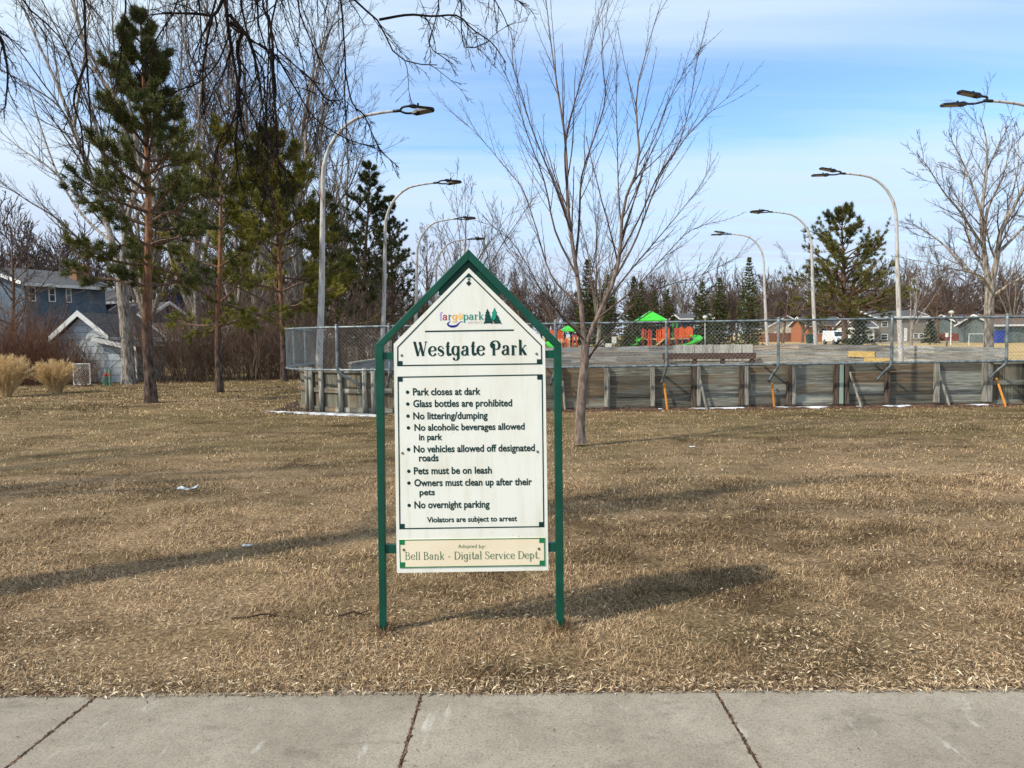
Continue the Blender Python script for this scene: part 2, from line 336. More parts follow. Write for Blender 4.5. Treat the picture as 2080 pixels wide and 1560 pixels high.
def spline(pts, n):
    P = np.array([tuple(p) for p in pts], float)
    Q = np.vstack([2*P[0]-P[1], P, 2*P[-1]-P[-2]])
    d = np.concatenate([[0], np.cumsum(np.linalg.norm(np.diff(P, axis=0), axis=1))]); out = []
    for x in np.linspace(0, d[-1], n):
        i = min(max(np.searchsorted(d, x, 'right')-1, 0), len(P)-2); t = (x-d[i])/max(d[i+1]-d[i], 1e-9)
        a, b, c, e = Q[i:i+4]
        out.append(.5*((2*b)+(-a+c)*t+(2*a-5*b+4*c-e)*t*t+(-a+3*b-3*c+e)*t**3))
    return np.array(out)

# ------------------------------------------------------------------ ground, path, road
def patch_tint(t, P):
    a = noise(t, mapping(t, P, (.75, 1.1, 1)), 1.5, 6, .62, .6); b_ = noise(t, mapping(t, P, (.5, .9, 1), (5, 3, 0)), .42, 4, .55)
    f = mth(t, 'ADD', mth(t, 'MULTIPLY', a, .62), mth(t, 'MULTIPLY', b_, .38))
    return ramp(t, f, [(.34, (.38, .36, .32)), (.41, (.60, .58, .53)), (.48, (.88, .86, .81)), (.56, (1.05, 1.03, 1.0)), (.66, (1.28, 1.25, 1.18))])
def grass_tint(m):
    t = m.node_tree; b = t.nodes['Principled BSDF']; old = b.inputs['Base Color'].links[0].from_socket
    lk(t, mixc(t, 1.0, old, patch_tint(t, N(t, 'ShaderNodeTexCoord').outputs['Object']), 'MULTIPLY'), b.inputs['Base Color'])
def ground_mat():
    m = bpy.data.materials.new('dormant_lawn'); m.use_nodes = True; t = m.node_tree
    b = t.nodes['Principled BSDF']; b.inputs['Roughness'].default_value = .95; b.inputs['Specular IOR Level'].default_value = .08
    tc = N(t, 'ShaderNodeTexCoord'); P = tc.outputs['Object']
    sp_ = N(t, 'ShaderNodeSeparateXYZ'); lk(t, P, sp_.inputs[0])
    big = noise(t, mapping(t, P, (.45, 1.0, 1)), .35, 6, .6)
    mid = noise(t, mapping(t, P, (.6, 1.0, 1)), 2.2, 7, .65)
    fine = noise(t, P, 38, 6, .7)
    f2 = noise(t, mapping(t, P, (1, .5, 1)), 11, 5, .7)
    tan = ramp(t, fine, [(.30, s(82, 68, 50)), (.44, s(130, 108, 84)), (.54, s(162, 137, 107)), (.68, s(204, 180, 146))])
    olive = ramp(t, fine, [(.30, s(64, 56, 38)), (.46, s(102, 90, 62)), (.56, s(128, 112, 78)), (.70, s(168, 148, 108))])
    # greener turf near the rink boards and in broad patches
    near = N(t, 'ShaderNodeMapRange'); near.inputs[1].default_value = 8.5; near.inputs[2].default_value = 12.5; lk(t, sp_.outputs[1], near.inputs[0])
    sel = mth(t, 'ADD', mth(t, 'MULTIPLY', mth(t, 'SUBTRACT', big, .5), 3.2), mth(t, 'MULTIPLY', mth(t, 'SUBTRACT', mid, .5), 1.6))
    sel = mth(t, 'ADD', sel, mth(t, 'MULTIPLY', near.outputs[0], .55))
    sel = mth(t, 'ADD', sel, .25, clamp=True)
    c = mixc(t, sel, tan, olive)
    dk = ramp(t, f2, [(.26, (.42, .40, .38)), (.42, (.86, .86, .86)), (.55, (1, 1, 1)), (.75, (1.12, 1.1, 1.06))])
    c = mixc(t, 1.0, c, dk, 'MULTIPLY')
    # pale sandy field on the far side
    fx = N(t, 'ShaderNodeMapRange'); fx.inputs[1].default_value = 22; fx.inputs[2].default_value = 30; lk(t, mth(t, 'ADD', sp_.outputs[1], mth(t, 'MULTIPLY', sp_.outputs[0], .25)), fx.inputs[0])
    gx = N(t, 'ShaderNodeMapRange'); gx.inputs[1].default_value = 4; gx.inputs[2].default_value = 12; lk(t, sp_.outputs[0], gx.inputs[0])
    sand = ramp(t, mid, [(.3, s(168, 142, 98)), (.6, s(196, 170, 122)), (.75, s(206, 182, 136))])
    c = mixc(t, mth(t, 'MULTIPLY', fx.outputs[0], gx.outputs[0]), c, sand)
    c = mixc(t, 1.0, c, patch_tint(t, P), 'MULTIPLY')
    lk(t, c, b.inputs['Base Color'])
    bn = N(t, 'ShaderNodeBump'); bn.inputs['Strength'].default_value = .9; bn.inputs['Distance'].default_value = .03
    lk(t, mth(t, 'ADD', fine, f2), bn.inputs['Height']); lk(t, bn.outputs[0], b.inputs['Normal'])
    return m
g = MB(); xs = [-1500, -300, -60, -20, -8, 0, 8, 20, 60, 300, 1500]; ys = [-300, -40, 0, 10, 30, 80, 200, 500, 2500]
V = [(x, y, 0) for y in ys for x in xs]; nx = len(xs)
g.add(V, [np.array([(j*nx+i, j*nx+i+1, (j+1)*nx+i+1, (j+1)*nx+i) for j in range(len(ys)-1) for i in range(nx-1)])])
M['lawn'] = ground_mat(); grass_tint(M['grass'])
tag(g.build('ground', M['lawn']), kind='structure')

def conc_mat():
    m = bpy.data.materials.new('sidewalk_concrete'); m.use_nodes = True; t = m.node_tree
    b = t.nodes['Principled BSDF']; b.inputs['Roughness'].default_value = .9; b.inputs['Specular IOR Level'].default_value = .2
    P = N(t, 'ShaderNodeTexCoord').outputs['Object']
    big = noise(t, P, 1.4, 7, .62, .4); fine = noise(t, P, 95, 4, .75); md = noise(t, P, 16, 6, .7)
    c = ramp(t, big, [(.28, s(128, 119, 106)), (.45, s(144, 135, 121)), (.58, s(153, 144, 130)), (.72, s(168, 160, 146))])
    c = mixc(t, 1.0, c, ramp(t, fine, [(.3, (.58, .57, .55)), (.45, (.9, .9, .9)), (.6, (1.04, 1.04, 1.04)), (.75, (1.36, 1.34, 1.3))]), 'MULTIPLY')
    c = mixc(t, 1.0, c, ramp(t, md, [(.3, (.84, .84, .84)), (.5, (1, 1, 1)), (.7, (1.05, 1.05, 1.04))]), 'MULTIPLY')
    isl_ = N(t, 'ShaderNodeNewGeometry').outputs['Random Per Island']
    c = mixc(t, 1.0, c, ramp(t, isl_, [(0, (.93, .93, .92)), (1, (1.06, 1.06, 1.05))]), 'MULTIPLY')
    stn = noise(t, mapping(t, P, (5, 1.1, 1), (2, 7, 0)), 1.5, 7, .7, .5); c = mixc(t, ramp(t, stn, [(.60, (0,)*3), (.70, (.55,)*3)]), c, s(190, 187, 178))
    dks = noise(t, mapping(t, P, (1, 2, 1), (8, 1, 0)), 2.6, 8, .7); c = mixc(t, ramp(t, dks, [(.57, (0,)*3), (.68, (.5,)*3)]), c, s(92, 86, 77))
    pit = N(t, 'ShaderNodeTexVoronoi'); pit.inputs['Scale'].default_value = 55; lk(t, P, pit.inputs['Vector'])
    c = mixc(t, ramp(t, pit.outputs['Distance'], [(.10, (.75,)*3), (.2, (0,)*3)]), c, s(78, 72, 64))
    vo = N(t, 'ShaderNodeTexVoronoi'); vo.inputs['Scale'].default_value = 9; lk(t, P, vo.inputs['Vector'])
    spot = ramp(t, vo.outputs['Distance'], [(.035, (.18, .16, .14)), (.05, (1, 1, 1))])
    c = mixc(t, mth(t, 'MULTIPLY', ramp(t, noise(t, P, 3, 3), [(.5, (0,)*3), (.56, (1,)*3)]), .9), c, mixc(t, 1.0, c, spot, 'MULTIPLY'))
    lk(t, c, b.inputs['Base Color'])
    bn = N(t, 'ShaderNodeBump'); bn.inputs['Strength'].default_value = .6; bn.inputs['Distance'].default_value = .003
    lk(t, mth(t, 'ADD', fine, md), bn.inputs['Height']); lk(t, bn.outputs[0], b.inputs['Normal']); return m
M['conc'] = conc_mat()
SWZ = 0.012
e0 = gnd(0, 1413, SWZ); e1 = gnd(2080, 1399, SWZ); YE = (e0.y+e1.y)/2
rg = np.random.default_rng(5)
jt = [gnd(205, 1408, SWZ), gnd(855, 1415, SWZ), gnd(1453, 1404, SWZ)]; jb = [gnd(12, 1560, SWZ), gnd(812, 1560, SWZ), gnd(1545, 1560, SWZ)]
def jline(i, y):
    a, b = jt[i], jb[i]; return a.x + (b.x-a.x)*(y-a.y)/(b.y-a.y)
def evn(u, sc, k):
    X = u*sc+17.3*k+500; Yv = 9.1*k+500; g_ = np.random.default_rng(99).random((64, 64)); i = math.floor(X); j = math.floor(Yv); a_ = X-i; v = Yv-j; a_ = a_*a_*(3-2*a_); v = v*v*(3-2*v)
    return (g_[i % 64, j % 64]*(1-a_)+g_[(i+1) % 64, j % 64]*a_)*(1-v)+(g_[i % 64, (j+1) % 64]*(1-a_)+g_[(i+1) % 64, (j+1) % 64]*a_)*v
YN = 1.75; sw = MB(); gap = .006
step = jt[1].x-jt[0].x
lines = [lambda y, k=k: jline(0, y)-k*step for k in (5, 4, 3, 2, 1)] + [lambda y, i=i: jline(i, y) for i in range(3)] + [lambda y, k=k: jline(2, y)+k*step for k in (1, 2, 3, 4, 5)]
for a, b in zip(lines[:-1], lines[1:]):
    top = []
    nn = 14
    def edge(u): return float(YE + .05*(evn(u, 1.3, 3)-.5) + .03*(evn(u, 5, 4)-.5))
    def pt(fx_, y): 
        xa = a(y)+gap; xb = b(y)-gap; return (xa+(xb-xa)*fx_, y)
    poly = [pt(0, YN), pt(1, YN)] + [(pt(k/nn, YE)[0], edge(pt(k/nn, YE)[0])) for k in range(nn, -1, -1)]
    sw.prism([(x, y, SWZ) for x, y in poly][::-1], (0, 0, -.01))
tag(sw.build('sidewalk', M['conc']), kind='structure')
jb_ = MB(); jb_.face([(-9, YN-.01, .0035), (9, YN-.01, .0035), (9, YE+.05, .0035), (-9, YE+.05, .0035)])
tag(jb_.build('joint_soil', M['dirt']), kind='structure')
rd = MB(); ya = 104; rd.face([(-200, ya, .02), (300, ya, .02), (300, ya+8, .02), (-200, ya+8, .02)]); tag(rd.build('road', M['asphalt']), kind='structure')

# ------------------------------------------------------------------ grass and leaves
_vg = np.random.default_rng(99).random((64, 64))
def vn(x, y, sc, k=0):
    X = np.asarray(x)*sc+17.3*k+500; Y = np.asarray(y)*sc+9.1*k+500; i = np.floor(X).astype(int); j = np.floor(Y).astype(int); u = X-i; v = Y-j; u = u*u*(3-2*u); v = v*v*(3-2*v)
    g = lambda a, b: _vg[(i+a) % 64, (j+b) % 64]
    return (g(0, 0)*(1-u)+g(1, 0)*u)*(1-v)+(g(0, 1)*(1-u)+g(1, 1)*u)*v
def edge_y(x): return YE + .05*(vn(x, 0*x, 1.3, 3)-.5) + .03*(vn(x, 0*x, 5, 4)-.5)
def scatter_blades(rng, n, y0, y1, hmin, hmax, w, flat):
    y = np.sqrt(rng.uniform(y0**2, y1**2, n)); x = np.where(y > 16.25, rng.uniform(-1, -.17, n), rng.uniform(-1, 1, n))*(y*.74+.9)
    ok = (y > edge_y(x)+.012)
    x, y = x[ok], y[ok]; n = len(x)
    # clumpiness
    cl = .55*vn(x, y, 2.1)+.45*vn(x, y, 7.5, 1); keep = rng.random(n) < np.clip((cl-.28)*3.0, .06, 1); x, y = x[keep], y[keep]; n = len(x)
    a = rng.uniform(0, 2*math.pi, n); tilt = np.clip(rng.normal(flat, .25, n), .05, 1.45); L = rng.uniform(hmin, hmax, n)
    d = np.stack([np.cos(a)*np.sin(tilt), np.sin(a)*np.sin(tilt), np.cos(tilt)], 1)
    sd = np.stack([-np.sin(a), np.cos(a), np.zeros(n)], 1)*w*rng.uniform(.6, 1.3, n)[:, None]
    p = np.stack([x, y, np.full(n, .0)], 1)
    m_ = p + d*(L*.55)[:, None]; d2 = d.copy(); d2[:, 2] -= .45; d2 /= np.linalg.norm(d2, axis=1, keepdims=True)
    tip = m_ + d2*(L*.5)[:, None]; tip[:, 2] = np.maximum(tip[:, 2], .004)
    V = np.stack([p-sd, p+sd, m_+sd*.8, m_-sd*.8, tip], 1).reshape(-1, 3); i = np.arange(n)*5
    return V, np.stack([i, i+1, i+2, i+3], 1), np.stack([i+3, i+2, i+4], 1)
rng = np.random.default_rng(11)
gb = MB()
for n, y0, y1, h0, h1, w, fl in ((170000, 3.3, 5.2, .02, .055, .0015, 1.0), (130000, 5.0, 8.5, .025, .06, .0024, .95), (90000, 8.0, 16.2, .025, .055, .004, .9), (50000, 16, 32, .04, .08, .009, .95)):
    V, q, t3 = scatter_blades(rng, n, y0, y1, h0, h1, w, fl); gb.add(V, [q, t3])
for px_, py_ in ((777, 1287), (1138, 1280)):      # longer tufts the mower misses round the sign posts
    q_ = gnd(px_, py_); n_ = 420; a_ = rng.uniform(0, 6.283, n_); rr_ = rng.uniform(.0, .075, n_); x_ = q_.x+np.cos(a_)*rr_; y_ = q_.y+.025+np.sin(a_)*rr_; L_ = rng.uniform(.03, .095, n_); ti = rng.uniform(.1, .9, n_)
    d_ = np.stack([np.cos(a_)*np.sin(ti), np.sin(a_)*np.sin(ti), np.cos(ti)], 1); s_d = np.stack([-np.sin(a_), np.cos(a_), 0*a_], 1)*.0016; p_ = np.stack([x_, y_, 0*x_], 1); m_ = p_+d_*(L_*.6)[:, None]; d2_ = d_.copy(); d2_[:, 2] -= .5; tp = m_+d2_*(L_*.45)[:, None]
    ii = np.arange(n_)*5; gb.add(np.stack([p_-s_d, p_+s_d, m_+s_d*.8, m_-s_d*.8, tp], 1).reshape(-1, 3), [np.stack([ii, ii+1, ii+2, ii+3], 1), np.stack([ii+3, ii+2, ii+4], 1)])
tag(gb.build('dry_grass', M['grass']), 'short dormant tan grass covering the lawn between sidewalk and rink', 'grass', kind='stuff')
def scatter_leaves(rng, n, y0, y1, l0, l1, dens, zoff=.012):
    y = y0 + (y1-y0)*rng.random(n)**1.6; x = rng.uniform(-1, 1, n)*(y*.74+.9)
    k = rng.random(n) < dens(x, y); x, y = x[k], y[k]; n = len(x)
    a = rng.uniform(0, 2*math.pi, n); L = rng.uniform(l0, l1, n); w = L*rng.uniform(.05, .15, n)
    tl = rng.normal(0, .35, n); roll = rng.normal(0, .5, n)
    d = np.stack([np.cos(a)*np.cos(tl), np.sin(a)*np.cos(tl), np.sin(tl)], 1)
    sd = np.stack([-np.sin(a)*np.cos(roll), np.cos(a)*np.cos(roll), np.sin(roll)], 1)*w[:, None]
    up = np.cross(d, sd); up /= np.linalg.norm(up, axis=1, keepdims=True)
    z = zoff + rng.random(n)*.022 + np.abs(np.sin(tl))*L*.4
    z = np.where(y < edge_y(x), SWZ+.004+np.abs(np.sin(tl))*L*.5+np.abs(np.sin(roll))*w, z)
    c = np.stack([x, y, z], 1)
    h = d*(L/2)[:, None]; cup = up*(w*.5)[:, None]
    V = np.stack([c-h, c+sd*.9-h*.1+cup, c+h, c-sd*.9-h*.1+cup], 1).reshape(-1, 3); i = np.arange(n)*4
    return V, np.stack([i, i+1, i+2], 1), np.stack([i, i+2, i+3], 1)
lf = MB()
def dens1(x, y):
    pat = np.clip((.6*vn(x, y, 1.7, 5)+.4*vn(x, y, 6, 6)-.30)*2.6, .03, 1)
    return np.clip(1.25-(y-YE)*.40, .12, 1)*np.where(y < YE+.16, .5+.5*pat, pat)
V, a3, b3 = scatter_leaves(rng, 70000, YE-.02, 7.5, .010, .038, dens1); lf.add(V, [a3, b3])
V, a3, b3 = scatter_leaves(rng, 3600, YE-.035, YE+.12, .014, .050, lambda x, y: np.clip((vn(x, 0*y, 2.2, 8)-.25)*2, .1, 1)); lf.add(V, [a3, b3])
V, a3, b3 = scatter_leaves(rng, 6500, 6.5, 16, .025, .06, lambda x, y: np.clip((vn(x, y, .8, 7)-.35)*2, .05, .9)); lf.add(V, [a3, b3])
tag(lf.build('leaf_litter', M['leaf']), 'pale narrow dead leaves scattered over the lawn', 'leaves', kind='stuff')
lb = MB()
V, a3, b3 = scatter_leaves(rng, 4500, YE, 9, .015, .045, dens1); lb.add(V, [a3, b3])
tag(lb.build('leaf_litter', M['leaf_b']), 'sparse dark brown dead leaves among the pale ones on the lawn', 'leaves', kind='stuff')
dbm = MB()
V, a3, b3 = scatter_leaves(rng, 420, 2.2, YE-.02, .005, .024, lambda x, y: np.full(x.shape, .8)); dbm.add(V, [a3, b3])
for jx in range(3):                      # crumbs packed in the slab joints
    n_ = 240; yy = rng.uniform(2.5, YE, n_); xx = np.array([jline(jx, q_) for q_ in yy])+rng.normal(0, .004, n_); a_ = math.pi/2+rng.normal(0, .5, n_)
    d_ = np.stack([np.cos(a_), np.sin(a_), np.zeros(n_)], 1)*rng.uniform(.006, .018, (n_, 1)); s_d = np.stack([-d_[:, 1], d_[:, 0], np.zeros(n_)], 1)*.3; c_d = np.stack([xx, yy, np.full(n_, .0125)+rng.uniform(-.004, .003, n_)], 1)
    ii = np.arange(n_)*4; dbm.add(np.stack([c_d-d_, c_d+s_d, c_d+d_, c_d-s_d], 1).reshape(-1, 3), [np.stack([ii, ii+1, ii+2, ii+3], 1)])
tag(dbm.build('leaf_crumbs', M['leaf_b']), 'tiny dark leaf crumbs scattered on the concrete sidewalk', 'leaves', kind='stuff')

# ------------------------------------------------------------------ the sign
FL = gnd(777, 1287); FR = gnd(1138, 1280)
E1 = (FR-FL); E1.z = 0; E1.normalize(); EN = Vector((E1.y, -E1.x, 0))       # EN towards the camera
def sp(px, py, off=0.0):
    d = ray(px, py); o = FL + EN*off
    t = (o-CPOS).dot(EN)/d.dot(EN); return CPOS + d*t
SG = thing('park_sign', 'white park rules board in a green gabled metal frame on the lawn', 'sign', (FL.x/2+FR.x/2, FL.y/2+FR.y/2, 0))
def z1(x, y): return (740+x*.21154, 490+y*.21154)
def z2(x, y): return (740+x*.21154, 740+y*.21154)
def z3(x, y): return (740+x*.21154, 1000+y*.21154)
DEP = -EN*.05
def framepiece(name, pts):
    b = MB(); b.prism([sp(*p) for p in pts], DEP); o = b.build(name, M['sign_green'], SG)
    md = o.modifiers.new('bevel', 'BEVEL'); md.width = .003; md.segments = 2; return o
AP, API = z1(1000, 75), z1(1000, 178)
LO, LI, RO, RI = z1(103, 995), z1(178, 1005), z1(1893, 985), z1(1822, 1013)
framepiece('post', [LO, LI, (783.6, 1287), (770.9, 1287)])
framepiece('post', [RI, RO, (1146, 1280), (1130.3, 1280)])
framepiece('rafter', [AP, API, LI, LO][::-1])
framepiece('rafter', [AP, RO, RI, API][::-1])
for a in ((z1(178, 1068), z1(1822, 1048), z1(1822, 1122), z1(178, 1136)), (z3(205, 507), z3(1850, 487), z3(1850, 572), z3(205, 588))):
    b = MB(); P = [sp(*p, off=-.012) for p in a]; b.prism(P, DEP*.7); b.build('crossbar', M['sign_green'], SG)
b = MB(); b.prism([sp(*z1(x, y), off=-.03) for x, y in ((1000, 170), (1300, 455), (1300, 520), (715, 520), (715, 460))], DEP*.25); b.build('gusset_plate', M['sign_green'], SG)
BO = -.004                                       # face of the board
bd = MB(); outline = [z1(1003, 257), z1(1735, 965), z3(1768, 750), z3(312, 775), z1(282, 985)]
bd.prism([sp(*p, off=BO) for p in outline][::-1], DEP*.13)
board = bd.build('board', M['sign_white'], SG)
def line(b, p, q, w, off):
    p = sp(*p, off=off); q = sp(*q, off=off); d = (q-p).normalized(); nrm = EN.cross(d)*(w/2)
    b.face([p-nrm, q-nrm, q+nrm, p+nrm])
def loop(b, pts, w, off):
    P = [sp(*p, off=off) for p in pts]; n = len(P); inn = []
    for i in range(n):
        a, c, e = P[i-1], P[i], P[(i+1) % n]; d1 = (c-a).normalized(); d2 = (e-c).normalized()
        n1_ = EN.cross(d1); n2_ = EN.cross(d2); bi = (n1_+n2_); bi = bi/ max(bi.dot(n1_), .2)
        inn.append(c+bi*w)
    for i in range(n): b.face([P[i], P[(i+1) % n], inn[(i+1) % n], inn[i]])
PXM = 4.06/FPX
def sq(b, x, y, zf, off, wx=50, wy=50):
    b.face([sp(*zf(x, y), off=off), sp(*zf(x, y+wy), off=off), sp(*zf(x+wx, y+wy), off=off), sp(*zf(x+wx, y), off=off)])
o1 = BO+.0012
hb = MB()
loop(hb, [z1(1003, 303), z1(315, 1015), z1(315, 1200), z1(1710, 1182), z1(1706, 1000)], .0068, o1)
sq(hb, 320, 1150, z1, o1+.0003, 47, 44); sq(hb, 1657, 1133, z1, o1+.0003, 48, 44)
hb.face([sp(*z1(*p), off=o1+.0003) for p in ((1003, 305), (972, 338), (985, 350), (1003, 343), (1021, 350), (1034, 338))])
hb.face([sp(*z1(*p), off=o1) for p in ((1003, 377), (977, 404), (1003, 431), (1029, 404))])
hb.build('header_border', M['ink'], board)
hr = MB(); line(hr, z1(583, 866), z1(1435, 853), .0078, o1); hr.build('header_rule', M['ink'], board)
rb = MB(); TL, TR, BL, BR = (740+318*.21154, 740+118*.21154), (740+1713*.21154, 740+95*.21154), z3(336, 355), z3(1729, 335)
loop(rb, [TL, BL, BR, TR], .0066, o1)
sq(rb, 322, 122, z2, o1+.0003, 46, 44); sq(rb, 1660, 102, z2, o1+.0003, 50, 44); sq(rb, 341, 303, z3, o1+.0003, 46, 42); sq(rb, 1677, 285, z3, o1+.0003, 47, 42)
rb.build('rules_border', M['ink'], board)
pq = MB(); pts = [z3(334, 455), z3(340, 727), z3(1737, 705), z3(1734, 436)]
pq.prism([sp(*p, off=BO+.003) for p in pts], -EN*.0028); plaque = pq.build('adoption_plaque', M['sign_cream'], SG)
o2 = BO+.0038; pb = MB(); loop(pb, pts, .0056, o2)
for x, y in ((338, 460), (1680, 442), (342, 672), (1683, 655)): sq(pb, x, y, z3, o2+.0003, 50, 44)
pb.build('plaque_border', M['ink2'], plaque)
for p, off in ((z1(1003, 362), BO), (z1(358, 1095), BO), (z1(1653, 1080), BO), (z2(366, 852), BO), (z2(1663, 838), BO), (z3(379, 551), BO+.003), (z3(1676, 541), BO+.003)):
    b = MB(); c = sp(*p, off=off)
    b.tube([c, c+EN*.003, c+EN*.0045], [.0075, .007, .003], 10, True); b.build('bolt', M['bolt'], SG)

# --- sans lettering from the built-in font
def text_verts(txt, bold=.0):
    cu = bpy.data.curves.new('t', 'FONT'); cu.body = txt; cu.size = 1; cu.offset = bold; cu.resolution_u = 3
    o = bpy.data.objects.new('t', cu); COL.objects.link(o); dg = bpy.context.evaluated_depsgraph_get()
    me = bpy.data.meshes.new_from_object(o.evaluated_get(dg))
    V = np.array([v.co[:] for v in me.vertices]); F = [list(p.vertices) for p in me.polygons]
    bpy.data.objects.remove(o); bpy.data.curves.remove(cu); bpy.data.meshes.remove(me)
    return V, F
CAPH = text_verts('N')[0][:, 1].max()
def put_text(name, V, F, pl, pr, caph_px, m, parent, off, caph=None, groups=None):
    """V flat lettering in em units; pl, pr: pixel ends of the baseline as measured on the photo"""
    A, B = sp(*pl, off=off), sp(*pr, off=off); x0, x1 = V[:, 0].min(), V[:, 0].max()
    d = (B-A); sx = 1.0/(x1-x0); ky = caph_px*PXM/(caph or CAPH)
    P = [A + d*((v[0]-x0)*sx) + Vector((0, 0, v[1]*ky)) + EN*(v[2] if len(v) > 2 else 0) for v in V]
    P = np.array([tuple(p) for p in P]); res = []
    for fr in (groups or [(0, len(F))]):
        sub = F[fr[0]:fr[1]]
        if not sub: continue
        used = sorted({i for f in sub for i in f}); mp = {k: i for i, k in enumerate(used)}
        b = MB(); b.v.append(P[used]); b.n = len(used); by = {}
        for f in sub: by.setdefault(len(f), []).append([mp[i] for i in f])
        for k, fs in by.items(): b.f.append(np.array(fs))
        res.append(b.build(name, m, parent))
    return res
rules = [('Park closes at dark', 467, 1117, 297, 291, z2, 66), ('Glass bottles are prohibited', 470, 1420, 410, 402, z2, 66), ('No littering/dumping', 470, 1185, 528, 521, z2, 66),
         ('No alcoholic beverages allowed', 481, 1540, 637, 625, z2, 62), ('in park', 525, 750, 728, 726, z2, 60), ('No vehicles allowed off designated', 475, 1638, 846, 832, z2, 66),
         ('roads', 525, 713, 931, 929, z2, 66), ('Pets must be on leash', 476, 1225, 1055, 1047, z2, 66), ('Owners must clean up after their', 480, 1610, 1170, 1158, z2, 66),
         ('pets', 530, 678, 1257, 1255, z2, 58), ('No overnight parking', 481, 1203, 1382, 1374, z2, 66), ('Violators are subject to arrest', 602, 1467, 288, 275, z3, 50)]
for tx, xl, xr, yl, yr, zf, ch in rules:
    V, F = text_verts(tx, .026); put_text('rule_lettering', V, F, zf(xl, yl), zf(xr, yr), ch*.21154, M['ink'], board, o1)
for x, y in ((415, 268), (417, 381), (419, 497), (423, 610), (425, 818), (427, 1027), (428, 1140), (430, 1355)):
    c = sp(*z2(x, y), off=o1); r = 17*.21154*PXM
    bu = MB(); bu.face([c + E1*r*math.cos(k*math.pi/7) + Vector((0, 0, r*math.sin(k*math.pi/7))) for k in range(14)])
    bu.build('bullet_dot', M['ink'], board)
for tx, xa, xb in (('Adopted', 902, 1079), ('by:', 1101, 1165)):
    V, F = text_verts(tx, -.002); put_text('plaque_lettering', V, F, z3(xa, 536), z3(xb, 534), 36*.21154, M['ink3'], plaque, o2)
V, F = text_verts('DISTRICT', .0); put_text('logo_lettering', V, F, z1(995, 790), z1(1135, 788), 19*.21154, M['logo_pink_grey'], board, o1)

# --- serif lettering from nib strokes
def arc(cx_, cy_, rx, ry, a0, a1, n=18):
    return [(cx_+rx*math.cos(math.radians(a0+(a1-a0)*i/n)), cy_+ry*math.sin(math.radians(a0+(a1-a0)*i/n))) for i in range(n+1)]
def sm(*pts, n=18): return [tuple(p[:2]) for p in spline([(x, y, 0) for x, y in pts], n)]
XH = .47
def serif(x, y, w=.13): return [(x-w/2, y), (x+w/2, y)]
